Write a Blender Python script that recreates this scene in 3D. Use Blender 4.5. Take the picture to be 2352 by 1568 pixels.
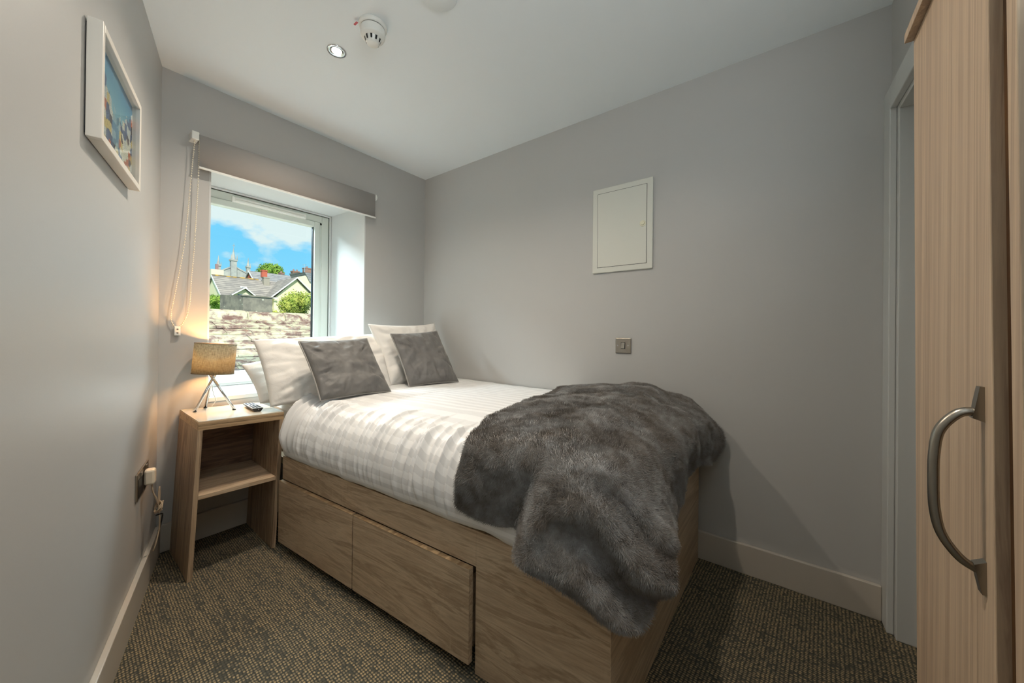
import bpy, math, random
from math import sin, cos, pi, radians, sqrt, exp
from mathutils import Vector, Matrix, noise

# ------------------------------------------------------------------ start
for o in list(bpy.data.objects):
    bpy.data.objects.remove(o, do_unlink=True)
SC = bpy.context.scene
COL = SC.collection
random.seed(4)

# ------------------------------------------------------------------ camera
CAMH = 1.10635
yaw, pit, rol = 0.92412690, 0.00368103, 0.01063738
fw = Vector((sin(yaw)*cos(pit), cos(yaw)*cos(pit), sin(pit)))
rt = Vector((cos(yaw), -sin(yaw), 0))
up = rt.cross(fw)
r2 = rt*cos(rol) + up*sin(rol)
u2 = -rt*sin(rol) + up*cos(rol)
cd = bpy.data.cameras.new('camera')
cam = bpy.data.objects.new('camera', cd)
COL.objects.link(cam)
m = Matrix((r2, u2, -fw)).transposed().to_4x4()
m.translation = Vector((0, 0, CAMH))
cam.matrix_world = m
cd.sensor_width = 36.0
cd.lens = 827.96/2352*36
cd.shift_y = -24.77/2352
cd.clip_start = 0.02
cd.clip_end = 600
SC.camera = cam

# ------------------------------------------------------------------ view
SC.view_settings.view_transform = 'Standard'
SC.view_settings.look = 'None'
SC.view_settings.exposure = 0.64
SC.view_settings.gamma = 1.0
SC.view_settings.use_curve_mapping = False
SC.cycles.max_bounces = 12
SC.cycles.diffuse_bounces = 6
SC.cycles.transparent_max_bounces = 16
SC.cycles.sample_clamp_indirect = 6
SC.cycles.caustics_reflective = False
SC.cycles.caustics_refractive = False
SC.cycles.use_denoising = True

def srgb(r, g, b, a=1.0):
    f = lambda c: (c/255/12.92) if c/255 <= .04045 else ((c/255+.055)/1.055)**2.4
    return (f(r), f(g), f(b), a)

# ------------------------------------------------------------------ sky
W = bpy.data.worlds.new('sky'); SC.world = W; W.use_nodes = True
nt = W.node_tree; nt.nodes.clear()
N = nt.nodes.new; Lk = nt.links.new
out = N('ShaderNodeOutputWorld'); bg = N('ShaderNodeBackground')
tc = N('ShaderNodeTexCoord'); sep = N('ShaderNodeSeparateXYZ')
Lk(tc.outputs['Generated'], sep.inputs[0])
ramp = N('ShaderNodeValToRGB')
ramp.color_ramp.elements[0].position = 0.0
ramp.color_ramp.elements[0].color = srgb(150, 224, 255)
ramp.color_ramp.elements[1].position = 0.30
ramp.color_ramp.elements[1].color = srgb(106, 206, 255)
Lk(sep.outputs['Z'], ramp.inputs[0])
mp = N('ShaderNodeMapping'); mp.inputs['Scale'].default_value = (1, 1, 1.7)
Lk(tc.outputs['Generated'], mp.inputs[0])
cn = N('ShaderNodeTexNoise'); cn.inputs['Scale'].default_value = 9.0
cn.inputs['Detail'].default_value = 7; cn.inputs['Roughness'].default_value = .52
Lk(mp.outputs[0], cn.inputs['Vector'])
# broken cloud that closes up with elevation
def wm(op, a, b, c=None):
    n = N('ShaderNodeMath'); n.operation = op
    for k, v in enumerate((a, b, c)):
        if v is None: continue
        if isinstance(v, (int, float)): n.inputs[k].default_value = v
        else: Lk(v, n.inputs[k])
    return n.outputs[0]
cov = wm('MULTIPLY_ADD', sep.outputs['Z'], 15.0, -15.0*.205)
cov = wm('MULTIPLY_ADD', sep.outputs['X'], 1.1, cov)
cov = wm('MULTIPLY_ADD', cn.outputs['Fac'], 3.4, cov)
cr = N('ShaderNodeMapRange')
cr.inputs['From Min'].default_value = 1.62; cr.inputs['From Max'].default_value = 2.1
Lk(cov, cr.inputs['Value'])
mx = N('ShaderNodeMix'); mx.data_type = 'RGBA'
Lk(cr.outputs[0], mx.inputs['Factor']); Lk(ramp.outputs[0], mx.inputs['A'])
mx.inputs['B'].default_value = srgb(226, 242, 244)
Lk(mx.outputs['Result'], bg.inputs['Color'])
bg.inputs['Strength'].default_value = 0.70
Lk(bg.outputs[0], out.inputs['Surface'])

# ------------------------------------------------------------------ lights
def light(name, kind, loc, energy, color, rot=None, **kw):
    l = bpy.data.lights.new(name, kind); l.energy = energy; l.color = color
    for k, v in kw.items(): setattr(l, k, v)
    o = bpy.data.objects.new(name, l); COL.objects.link(o); o.location = loc
    if rot: o.rotation_euler = rot
    return o
# sun high behind the house: it lights the fronts of the houses opposite
light('sun', 'SUN', (0, -5, 20), 3.4, (1.0, .95, .86), rot=(radians(48), 0, radians(-22)), angle=radians(2))
# bright sky outside the window
light('daylight', 'AREA', (1.12, 3.66, 3.02), 600, (.78, .91, 1.0),
      rot=(radians(-76), 0, 0), shape='RECTANGLE', size=2.4, size_y=1.5)
SPOTS = [((0.832, 1.664, 2.392), 48), ((0.72, 0.60, 2.392), 36)]
# added fill lamp behind the camera, aimed up to bounce off the ceiling
light('fill_bounce', 'AREA', (-.10, -.55, 1.75), 12, (.90, .97, 1.0), rot=(radians(152), 0, radians(-20)), shape='RECTANGLE', size=.9, size_y=1.1)
for p, e in SPOTS:
    light('downlight_beam', 'SPOT', p, e, (1.0, .87, .72), rot=(0, 0, 0),
          spot_size=radians(150), spot_blend=.9, shadow_soft_size=.03)

# ------------------------------------------------------------------ materials
MATS = {}
def mat(name, color=(.5, .5, .5, 1), rough=.5, metal=0.0, spec=.5, sheen=0, emis=None, estr=0):
    if name in MATS: return MATS[name]
    m = bpy.data.materials.new(name); m.use_nodes = True
    b = m.node_tree.nodes['Principled BSDF']
    b.inputs['Base Color'].default_value = color
    b.inputs['Roughness'].default_value = rough
    b.inputs['Metallic'].default_value = metal
    b.inputs['Specular IOR Level'].default_value = spec
    if sheen: b.inputs['Sheen Weight'].default_value = sheen
    if emis:
        b.inputs['Emission Color'].default_value = emis
        b.inputs['Emission Strength'].default_value = estr
    MATS[name] = m
    return m
def nd(m, kind, **kw):
    n = m.node_tree.nodes.new(kind)
    for k, v in kw.items(): setattr(n, k, v)
    return n
def lk(m, a, b): m.node_tree.links.new(a, b)
def coords(m, scale=(1, 1, 1), rot=(0, 0, 0), out='Object'):
    t = nd(m, 'ShaderNodeTexCoord'); p = nd(m, 'ShaderNodeMapping')
    p.inputs['Scale'].default_value = scale; p.inputs['Rotation'].default_value = rot
    lk(m, t.outputs[out], p.inputs[0]); return p.outputs[0]
def noise_(m, vec, scale, detail=4, rough=.5, dist=0):
    n = nd(m, 'ShaderNodeTexNoise'); n.inputs['Scale'].default_value = scale
    n.inputs['Detail'].default_value = detail; n.inputs['Roughness'].default_value = rough
    n.inputs['Distortion'].default_value = dist; lk(m, vec, n.inputs['Vector']); return n.outputs['Fac']
def ramp_(m, fac, stops):
    r = nd(m, 'ShaderNodeValToRGB'); e = r.color_ramp.elements
    while len(e) < len(stops): e.new(.5)
    for el, (p, c) in zip(e, stops): el.position = p; el.color = c
    lk(m, fac, r.inputs[0]); return r.outputs[0]
def mix_(m, fac, a, b, blend='MIX'):
    x = nd(m, 'ShaderNodeMix', data_type='RGBA', blend_type=blend)
    for s, v in (('Factor', fac), ('A', a), ('B', b)):
        if isinstance(v, (int, float, tuple)): x.inputs[s].default_value = v
        else: lk(m, v, x.inputs[s])
    return x.outputs['Result']
def math_(m, op, a, b=None, c=None):
    x = nd(m, 'ShaderNodeMath', operation=op)
    for i, v in enumerate((a, b, c)):
        if v is None: continue
        if isinstance(v, (int, float)): x.inputs[i].default_value = v
        else: lk(m, v, x.inputs[i])
    return x.outputs[0]
def bump(m, h, strength=.2, dist=.002):
    b = nd(m, 'ShaderNodeBump'); b.inputs['Strength'].default_value = strength
    b.inputs['Distance'].default_value = dist; lk(m, h, b.inputs['Height'])
    lk(m, b.outputs[0], m.node_tree.nodes['Principled BSDF'].inputs['Normal'])
def base(m, c): lk(m, c, m.node_tree.nodes['Principled BSDF'].inputs['Base Color'])
def G(v): return (v, v, v, 1)

def paint(name, col, rough=.6, spec=.35, b=.12):
    m = mat(name, col, rough, spec=spec)
    v = coords(m)
    bump(m, noise_(m, v, 260, 3), b, .001)
    n = noise_(m, v, 1.7, 3)
    base(m, mix_(m, math_(m, 'MULTIPLY', n, .10), col, tuple(c*.8 for c in col[:3])+(1,)))
    return m
M_WALL = paint('wall_paint', srgb(185, 184, 181), .43, .45)
M_CEIL = paint('ceiling_paint', srgb(234, 240, 242), .7, .3)
M_REV = paint('reveal_paint', srgb(206, 208, 207), .6)
M_SKIRT = paint('skirting_paint', srgb(192, 184, 172), .42, .5, .04)
M_DOOR_SHADED = paint('door_paint_shaded', srgb(140, 139, 134), .42, .5, .04)  # same paint as its frame, darkened to carry the shade of the recess
M_ARCH = paint('architrave_paint', srgb(202, 203, 200), .42, .5, .04)
M_UPVC = mat('white_upvc', srgb(206, 212, 204), .3)
M_GASKET = mat('grey_gasket', srgb(96, 104, 96), .6)
M_WHITE = mat('white_plastic', srgb(232, 232, 226), .3)
M_STEEL = mat('brushed_steel', srgb(176, 170, 160), .28, 1.0)
M_CHROME = mat('chrome', srgb(225, 225, 225), .07, 1.0)
M_NICKEL = mat('satin_nickel', srgb(150, 144, 134), .3, 1.0)
M_BLACK = mat('black_plastic', srgb(26, 26, 28), .35)
M_DARK = mat('dark_gap', srgb(22, 22, 22), .8)

def wood(name, axis, light_, mid, dark, fine=1.0, rough=.42, cross=.35, along=.55, across=6.5):
    m = mat(name, mid, rough, spec=.4)
    sc = [across]*3; sc[axis] = along
    v = coords(m, tuple(sc))
    n1 = noise_(m, v, 1.6, 6, .62, 1.6)
    sc2 = [170]*3; sc2[axis] = 5
    n2 = noise_(m, coords(m, tuple(sc2)), 1.0, 3, .6)
    c = ramp_(m, n1, [(.30, dark), (.42, mid), (.50, light_), (.56, dark), (.62, mid), (.72, light_)])
    c = mix_(m, math_(m, 'MULTIPLY', ramp_(m, n2, [(.36, G(1)), (.56, G(0))]), .30*fine), c, tuple(x*.55 for x in dark[:3])+(1,))
    sc3 = [6]*3; sc3[axis] = 95
    n3 = noise_(m, coords(m, tuple(sc3)), 1.0, 2)
    msk = noise_(m, coords(m, tuple(3.0 if i == axis else 7.0 for i in range(3))), 1.0, 2)
    k = math_(m, 'MULTIPLY', ramp_(m, n3, [(.56, G(0)), (.64, G(1))]), ramp_(m, msk, [(.56, G(0)), (.68, G(1))]))
    c = mix_(m, math_(m, 'MULTIPLY', k, cross), c, light_)
    base(m, c)
    bump(m, n2, .25, .0006)
    return m
OAKL, OAKM, OAKD = srgb(206, 184, 156), srgb(193, 169, 141), srgb(170, 146, 119)
M_OAK_X = wood('oak_laminate_x', 0, OAKL, OAKM, OAKD)
M_OAK_Y = wood('oak_laminate_y', 1, OAKL, OAKM, OAKD)
M_OAK_Z = wood('oak_laminate_z', 2, srgb(186, 162, 134), srgb(166, 142, 116), srgb(136, 113, 91), cross=0)
M_WARD = wood('wardrobe_oak', 2, srgb(200, 176, 148), srgb(187, 163, 138), srgb(172, 148, 125), .6, cross=0, along=.12, across=16)
M_WARD_D = wood('wardrobe_edge_oak', 2, srgb(98, 68, 36), srgb(76, 50, 26), srgb(50, 32, 16), .8, cross=0)
M_EDGE = wood('oak_edge_band', 0, srgb(196, 168, 132), srgb(182, 152, 116), srgb(156, 128, 96), .7, cross=0)
M_TOP = mat('cream_gloss_top', srgb(196, 184, 166), .08, spec=.6)

def carpet():
    m = mat('woven_carpet', srgb(70, 66, 58), .95, spec=.1)
    v = coords(m, (1/.0085, 1/.0115, 1), (0, 0, radians(3)))
    nz = nd(m, 'ShaderNodeTexNoise'); nz.inputs['Scale'].default_value = .3; lk(m, v, nz.inputs['Vector'])
    wob = nd(m, 'ShaderNodeVectorMath', operation='MULTIPLY_ADD'); wob.inputs[1].default_value = (.5, .5, 0)
    lk(m, nz.outputs['Color'], wob.inputs[0]); lk(m, v, wob.inputs[2])
    vo = nd(m, 'ShaderNodeTexVoronoi', voronoi_dimensions='2D'); vo.inputs['Scale'].default_value = 1
    vo.inputs['Randomness'].default_value = .25; lk(m, wob.outputs[0], vo.inputs['Vector'])
    s_ = nd(m, 'ShaderNodeSeparateColor'); lk(m, vo.outputs['Color'], s_.inputs[0])
    streak = noise_(m, coords(m, (40, 4, 1), (0, 0, radians(3))), 1.0, 2)
    patch = noise_(m, coords(m), 2.4, 2)
    k = math_(m, 'ADD', math_(m, 'MULTIPLY', s_.outputs[0], .55), math_(m, 'MULTIPLY', streak, 1.1))
    k = math_(m, 'ADD', k, math_(m, 'MULTIPLY', patch, .5))
    on = ramp_(m, k, [(.80, G(.08)), (1.18, G(.95))])
    dot = ramp_(m, vo.outputs['Distance'], [(.18, G(1)), (.46, G(0))])
    fib = noise_(m, coords(m, (700, 700, 700)), 1.0, 2)
    ground = ramp_(m, fib, [(.35, srgb(54, 57, 53)), (.65, srgb(94, 92, 82))])
    tan_ = ramp_(m, s_.outputs[1], [(.2, srgb(150, 134, 106)), (.8, srgb(186, 162, 122))])
    c = mix_(m, math_(m, 'MULTIPLY', math_(m, 'MULTIPLY', dot, on), .9), ground, tan_)
    edge = ramp_(m, vo.outputs['Distance'], [(.45, G(0)), (.75, G(.6))])
    c = mix_(m, edge, c, srgb(36, 38, 36))
    base(m, c)
    bump(m, math_(m, 'MULTIPLY', vo.outputs['Distance'], -1), .8, .005)
    return m
M_CARPET = carpet()

def linen(name, col, rough=.75, wr=.25, spec=.25):
    m = mat(name, col, rough, spec=spec)
    v = coords(m)
    w = noise_(m, coords(m, (9, 9, 14)), 1.0, 5, .6, .8)
    bump(m, w, wr, .012)
    return m
M_PILLOW = linen('white_cotton', srgb(236, 232, 226), wr=.30)
M_FABRIC_BLIND = mat('blind_fabric', srgb(170, 167, 163), .8, spec=.2)

def velvet():
    m = mat('grey_velvet', srgb(124, 118, 112), .55, spec=.3, sheen=.6)
    b = m.node_tree.nodes['Principled BSDF']; b.inputs['Sheen Roughness'].default_value = .35
    b.inputs['Sheen Tint'].default_value = srgb(215, 210, 200)
    n = noise_(m, coords(m, (6, 6, 6)), 1.0, 3, .5, .8)
    base(m, ramp_(m, n, [(.28, srgb(76, 74, 73)), (.40, srgb(108, 106, 104)), (.7, srgb(120, 118, 115))]))
    bump(m, noise_(m, coords(m, (16, 16, 10)), 1.0, 4, .6, 1.0), .3, .012)
    return m
M_VELVET = velvet()

# ------------------------------------------------------------------ building helpers
def worldloc(o):
    v = Vector((0, 0, 0))
    while o is not None:
        v += o.location; o = o.parent
    return v
def tag(o, label=None, cat=None, group=None, kind=None):
    if label: o['label'] = label
    if cat: o['category'] = cat
    if group: o['group'] = group
    if kind: o['kind'] = kind
    return o
def thing(name, loc, label, cat, group=None):
    o = bpy.data.objects.new(name, None); COL.objects.link(o)
    o.location = loc; o.empty_display_size = .05
    return tag(o, label, cat, group)
def mk(name, verts, faces, mats, parent=None, smooth=False, loc=None, midx=None, sm_faces=None):
    """link one mesh object; verts are world coordinates"""
    if parent is not None: base_ = worldloc(parent)
    elif loc is not None: base_ = Vector(loc)
    else:
        xs = [v[0] for v in verts]; ys = [v[1] for v in verts]; zs = [v[2] for v in verts]
        base_ = Vector(((min(xs)+max(xs))/2, (min(ys)+max(ys))/2, min(zs)))
    me = bpy.data.meshes.new(name)
    me.from_pydata([tuple(Vector(v)-base_) for v in verts], [], faces)
    if not isinstance(mats, (list, tuple)): mats = [mats]
    for mm in mats: me.materials.append(mm)
    if midx: me.polygons.foreach_set('material_index', midx)
    if smooth: me.polygons.foreach_set('use_smooth', [True]*len(faces))
    elif sm_faces: me.polygons.foreach_set('use_smooth', sm_faces)
    me.validate(); me.update()
    o = bpy.data.objects.new(name, me); COL.objects.link(o)
    if parent is not None: o.parent = parent
    else: o.location = base_
    return o
def bevel(o, w=.0015, seg=2):
    b = o.modifiers.new('bevel', 'BEVEL'); b.width = w; b.segments = seg; b.limit_method = 'ANGLE'
    b.angle_limit = radians(50); return o

class MB:
    def __init__(self, T=None): self.v = []; self.f = []; self.s = []; self.mi = []; self.T = T or (lambda p: p); self.cur = 0
    def add(self, vs, fs, sm=False):
        n = len(self.v); self.v += [self.T(tuple(p)) for p in vs]
        self.f += [tuple(i+n for i in f) for f in fs]; self.s += [sm]*len(fs); self.mi += [self.cur]*len(fs); return self
    def box(self, a, b):
        x0, y0, z0 = a; x1, y1, z1 = b
        if x0 > x1: x0, x1 = x1, x0
        if y0 > y1: y0, y1 = y1, y0
        if z0 > z1: z0, z1 = z1, z0
        return self.add([(x0, y0, z0), (x1, y0, z0), (x1, y1, z0), (x0, y1, z0), (x0, y0, z1), (x1, y0, z1), (x1, y1, z1), (x0, y1, z1)],
                        [(0, 3, 2, 1), (4, 5, 6, 7), (0, 1, 5, 4), (1, 2, 6, 5), (2, 3, 7, 6), (3, 0, 4, 7)])
    def prism(self, poly, z0, z1):
        n = len(poly)
        vs = [(x, y, z0) for x, y in poly]+[(x, y, z1) for x, y in poly]
        return self.add(vs, [tuple(range(n))[::-1], tuple(range(n, 2*n))]+[(i, (i+1) % n, (i+1) % n+n, i+n) for i in range(n)])
    def extr(self, poly, d):
        """polygon of 3d points pushed along d"""
        n = len(poly); d = Vector(d)
        vs = [tuple(p) for p in poly]+[tuple(Vector(p)+d) for p in poly]
        return self.add(vs, [tuple(range(n))[::-1], tuple(range(n, 2*n))]+[(i, (i+1) % n, (i+1) % n+n, i+n) for i in range(n)])
    def lathe(self, c, prof, seg=40, axis=(0, 0, 1), caps=True):
        a = Vector(axis).normalized(); t = a.orthogonal().normalized(); u = a.cross(t)
        vs = []; fs = []
        for r, h in prof:
            for i in range(seg):
                q = 2*pi*i/seg; vs.append(tuple(Vector(c)+a*h+(t*cos(q)+u*sin(q))*r))
        for k in range(len(prof)-1):
            for i in range(seg):
                j = (i+1) % seg; fs.append((k*seg+i, k*seg+j, (k+1)*seg+j, (k+1)*seg+i))
        self.add(vs, fs, True)
        if caps:
            n = len(prof)-1
            self.add([vs[i] for i in range(seg)], [tuple(range(seg))[::-1]])
            self.add([vs[n*seg+i] for i in range(seg)], [tuple(range(seg))])
        return self
    def tube(self, pts, r, seg=10, caps=True, flat=1.0, upv=None):
        pts = [Vector(p) for p in pts]; n = len(pts)
        rs = r if isinstance(r, (list, tuple)) else [r]*n
        d0 = (pts[1]-pts[0]).normalized()
        t = Vector(upv) if upv else d0.orthogonal().normalized()
        vs = []; fs = []
        for k in range(n):
            d = (pts[min(k+1, n-1)]-pts[max(k-1, 0)]).normalized()
            t = (t-d*t.dot(d)).normalized(); u = d.cross(t)
            for i in range(seg):
                q = 2*pi*i/seg; vs.append(tuple(pts[k]+t*cos(q)*rs[k]+u*sin(q)*rs[k]*flat))
        for k in range(n-1):
            for i in range(seg):
                j = (i+1) % seg; fs.append((k*seg+i, k*seg+j, (k+1)*seg+j, (k+1)*seg+i))
        if caps:
            fs.append(tuple(range(seg))[::-1]); fs.append(tuple(range((n-1)*seg, n*seg)))
        return self.add(vs, fs, True)
    def ball(self, c, r, seg=8, rings=5, sc=(1, 1, 1)):
        vs = []; fs = []
        for k in range(rings+1):
            a = pi*k/rings
            for i in range(seg):
                q = 2*pi*i/seg
                vs.append((c[0]+r*sc[0]*sin(a)*cos(q), c[1]+r*sc[1]*sin(a)*sin(q), c[2]+r*sc[2]*cos(a)))
        for k in range(rings):
            for i in range(seg):
                j = (i+1) % seg; fs.append((k*seg+i, (k+1)*seg+i, (k+1)*seg+j, k*seg+j))
        return self.add(vs, fs, True)
    def build(self, name, mats, parent=None, loc=None, bev=None):
        o = mk(name, self.v, self.f, mats, parent, loc=loc, midx=self.mi, sm_faces=self.s)
        if bev: bevel(o, bev)
        return o
def smooth_path(pts, n=8):
    pts = [Vector(p) for p in pts]; P = [pts[0]]+pts+[pts[-1]]; out = []
    for i in range(1, len(P)-2):
        for k in range(n):
            t = k/n; a, b, c, d = P[i-1], P[i], P[i+1], P[i+2]
            out.append(.5*((2*b)+(c-a)*t+(2*a-5*b+4*c-d)*t*t+(3*b-a-3*c+d)*t**3))
    out.append(pts[-1]); return out
def struct(o): o['kind'] = 'structure'; return o

# ------------------------------------------------------------------ room numbers
D, WX, XL, PH, HS, H = 2.461, 2.004, 0.368, 0.27755, 0.1347, 2.4
sP, cP = sin(PH), cos(PH)
def LW(p):                       # left wall frame: s back from the corner, o out of the wall, z
    s, o, z = p
    return (XL - s*sP + o*cP, D - s*cP - o*sP, z)
BACK = -1.15
DW0 = (WX, -.328); DWA = radians(2.0)
def DWf(p):                      # door wall frame: s from the right corner, o into the room, z
    s, o, z = p
    return (DW0[0]-s*cos(DWA)-o*sin(DWA), DW0[1]-s*sin(DWA)+o*cos(DWA), z)
DWE = .93                        # length of door wall
xe, ye, _ = DWf((DWE, 0, 0))
RX0, RX1, RZ0, RZ1, RD = .558, 1.458, .735, 2.022, .452   # window opening
xb = LW((( D-BACK)/cP, 0, 0))[0]

# floor / ceiling
struct(MB().prism([(xb-.3, BACK-.2), (WX+.25, BACK-.2), (WX+.25, D+.25), (xb-.3, D+.25)], -.10, 0).build('floor', M_CARPET))
struct(MB().prism([(xb-.3, BACK-.2), (WX+.25, BACK-.2), (WX+.25, D+.6), (xb-.3, D+.6)], H, H+.15).build('ceiling', M_CEIL))
# walls
struct(MB(LW).box((-.0, -.2, 0), ((D-BACK)/cP+.1, 0, H)).build('wall_left', M_WALL))
struct(MB().box((WX, DW0[1]-.9, 0), (WX+.2, D+.05, H)).build('wall_right', M_WALL))
b = MB(); Y1 = D+.56
b.box((XL-.25, D, 0), (RX0, Y1, H)); b.box((RX1, D, 0), (WX+.2, Y1, H))
b.box((RX0, D, 0), (RX1, Y1, RZ0)); b.box((RX0, D, RZ1), (RX1, Y1, H))
struct(b.build('wall_window', M_WALL))
struct(MB().box((xb-.3, BACK-.12, 0), (xe, BACK, H)).build('wall_back', M_WALL))
# wall with the cupboard door
b = MB(DWf); T0, T1, TZ = .085, .86, 1.965
b.box((0, 0, 0), (T0-.0, -.12, H)); b.box((T1, 0, 0), (DWE, -.12, H)); b.box((T0, 0, TZ), (T1, -.12, H))
struct(b.build('wall_door', M_WALL))
struct(MB().box((xe, BACK-.1, 0), (xe+.1, ye-.1, H)).build('wall_alcove', M_WALL))
b = MB(DWf); b.box((-.02, -.75, 0), (DWE-.05, -.80, H))
struct(b.build('wall_cupboard', M_WALL))

# reveal linings and sill
b = MB(); y0, y1 = D-.0005, D+RD+.01
b.add([(RX1-.006, y0, RZ0), (RX1-.030, y1, RZ0), (RX1-.030, y1, RZ1), (RX1-.006, y0, RZ1), (RX1+.002, y0, RZ0), (RX1+.002, y1, RZ0), (RX1+.002, y1, RZ1), (RX1+.002, y0, RZ1)],
      [(0, 1, 2, 3), (4, 7, 6, 5), (0, 4, 5, 1), (2, 6, 7, 3), (0, 3, 7, 4), (1, 5, 6, 2)])
b.add([(RX0+.006, y0, RZ0), (RX0-.0, y1, RZ0), (RX0-.0, y1, RZ1), (RX0+.006, y0, RZ1), (RX0-.002, y0, RZ0), (RX0-.002, y1, RZ0), (RX0-.002, y1, RZ1), (RX0-.002, y0, RZ1)],
      [(3, 2, 1, 0), (5, 6, 7, 4), (1, 5, 4, 0), (3, 7, 6, 2), (4, 7, 3, 0), (2, 6, 5, 1)])
b.box((RX0, y0, RZ1-.006), (RX1, y1, RZ1+.001))
struct(b.build('trim_1', M_REV))
struct(MB().box((RX0-.001, D-.004, RZ0-.022), (RX1+.001, D+RD+.01, RZ0+.001)).build('trim_2', M_REV, bev=.002))

# skirting boards: flat board with a small rounded top
def skirt(mb, a, c, T=None):
    mb.box(a, c)
b = MB(LW); b.box((.012, .0, .0), ((D-BACK)/cP, .018, HS)); struct(b.build('baseboard_left', M_SKIRT, bev=.003))
struct(MB().box((XL+.005, D-.018, 0), (WX-.001, D, HS)).build('baseboard_window', M_SKIRT, bev=.003))
struct(MB().box((WX-.018, DW0[1]+.02, 0), (WX, D-.02, HS)).build('baseboard_right', M_SKIRT, bev=.003))
struct(MB().box((xb+.1, BACK, 0), (xe-.02, BACK+.018, HS)).build('baseboard_back', M_SKIRT, bev=.003))

# cupboard door with architrave and frame
b = MB(DWf); AW = .075
b.box((.0005, .0, 0), (AW+.005, .020, 2.045)); b.box((AW+.005, 0, TZ-.008), (T1+.06, .020, 2.045)); b.box((T1-.01, 0, 0), (T1+.06, .020, TZ-.008))
struct(b.build('trim_3', M_ARCH, bev=.003))
b = MB(DWf)
b.box((T0-.004, 0, 0), (T0+.022, -.12, TZ)); b.box((T0+.022, 0, TZ-.026), (T1-.02, -.12, TZ)); b.box((T1-.022, 0, 0), (T1+.004, -.12, TZ))
b.box((T0+.022, -.052, 0), (T0+.036, -.064, TZ-.026)); b.box((T0+.022, -.052, TZ-.040), (T1-.02, -.064, TZ-.026))
struct(b.build('trim_4', M_ARCH, bev=.002))
struct(MB(DWf).box((T0+.024, -.066, .016), (T1-.024, -.106, TZ-.03)).build('door_1', M_DOOR_SHADED, bev=.002))

# ------------------------------------------------------------------ window unit
YW = D+RD
win = thing('window_1', ((RX0+RX1)/2, YW, RZ0), None, None); struct(win)
X0, X1, Z0, Z1 = RX0-.004, RX1-.030, RZ0+.002, RZ1-.006
def rect_frame(mb, x0, x1, z0, z1, w, ya, yb):
    mb.box((x0, ya, z0), (x0+w, yb, z1)); mb.box((x1-w, ya, z0), (x1, yb, z1))
    mb.box((x0+w, ya, z0), (x1-w, yb, z0+w)); mb.box((x0+w, ya, z1-w), (x1-w, yb, z1))
b = MB(); rect_frame(b, X0, X1, Z0, Z1, .012, YW-.012, YW+.02); struct(b.build('window_bead', M_REV, win, bev=.003))
b = MB(); rect_frame(b, X0+.012, X1-.012, Z0+.008, Z1-.012, .005, YW+.004, YW+.02); b.build('window_gasket', M_GASKET, win)
XA, XB, ZA, ZB = X0+.014, X1-.018, Z0+.010, Z1-.018
b = MB(); rect_frame(b, XA, XB, ZA, ZB, .052, YW, YW+.07); b.build('window_frame', M_UPVC, win, bev=.004)
xa, xb_, za, zb = XA+.035, XB-.066, ZA+.054, ZB-.064
b = MB()
b.box((XA+.04, YW+.0, ZA+.05), (xa+.012, YW+.06, ZB-.05)); b.box((xb_-.0, YW+.004, ZA+.05), (XB-.05, YW+.06, ZB-.05))
b.box((XA+.04, YW+.004, ZB-.066), (XB-.04, YW+.06, ZB-.05)); b.box((XA+.04, YW+.004, ZA+.05), (XB-.04, YW+.06, ZA+.062))
b.build('window_frame_inner', M_UPVC, win)
PX0, PX1, PZ0, PZ1 = .648, 1.296, .835, 1.910
b = MB(); rect_frame(b, PX0-.05, PX1+.045, PZ0-.045, PZ1+.036, .040, YW-.006, YW+.05); b.build('sash', M_UPVC, win, bev=.004)
b = MB(); rect_frame(b, PX0-.012, PX1+.006, PZ0-.008, PZ1+.007, .007, YW+.012, YW+.034); b.build('glazing_seal', M_BLACK, win)
g = bpy.data.materials.new('window_glass'); g.use_nodes = True; t = g.node_tree; t.nodes.clear()
o_ = t.nodes.new('ShaderNodeOutputMaterial'); mxs = t.nodes.new('ShaderNodeMixShader'); tr = t.nodes.new('ShaderNodeBsdfTransparent')
gl = t.nodes.new('ShaderNodeBsdfGlossy'); gl.inputs['Roughness'].default_value = .02; fr = t.nodes.new('ShaderNodeFresnel')
tr.inputs['Color'].default_value = (.96, .98, .97, 1)
ge = t.nodes.new('ShaderNodeNewGeometry'); ma = t.nodes.new('ShaderNodeMath'); ma.operation = 'SUBTRACT'; ma.inputs[0].default_value = 1
mb_ = t.nodes.new('ShaderNodeMath'); mb_.operation = 'MULTIPLY'
t.links.new(ge.outputs['Backfacing'], ma.inputs[1]); t.links.new(ma.outputs[0], mb_.inputs[0]); t.links.new(fr.outputs[0], mb_.inputs[1])
t.links.new(mb_.outputs[0], mxs.inputs[0]); t.links.new(tr.outputs[0], mxs.inputs[1]); t.links.new(gl.outputs[0], mxs.inputs[2]); t.links.new(mxs.outputs[0], o_.inputs[0])
MB().box((PX0-.008, YW+.022, PZ0-.004), (PX1+.004, YW+.026, PZ1+.004)).build('pane', g, win)
b = MB(); b.box((.775, YW-.012, 1.944), (1.235, YW+.002, 1.982)); b.box((.79, YW-.018, 1.950), (1.22, YW-.010, 1.962)); b.box((.79, YW-.016, 1.968), (1.22, YW-.010, 1.976))
b.build('trickle_vent', M_WHITE, win, bev=.002)

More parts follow.
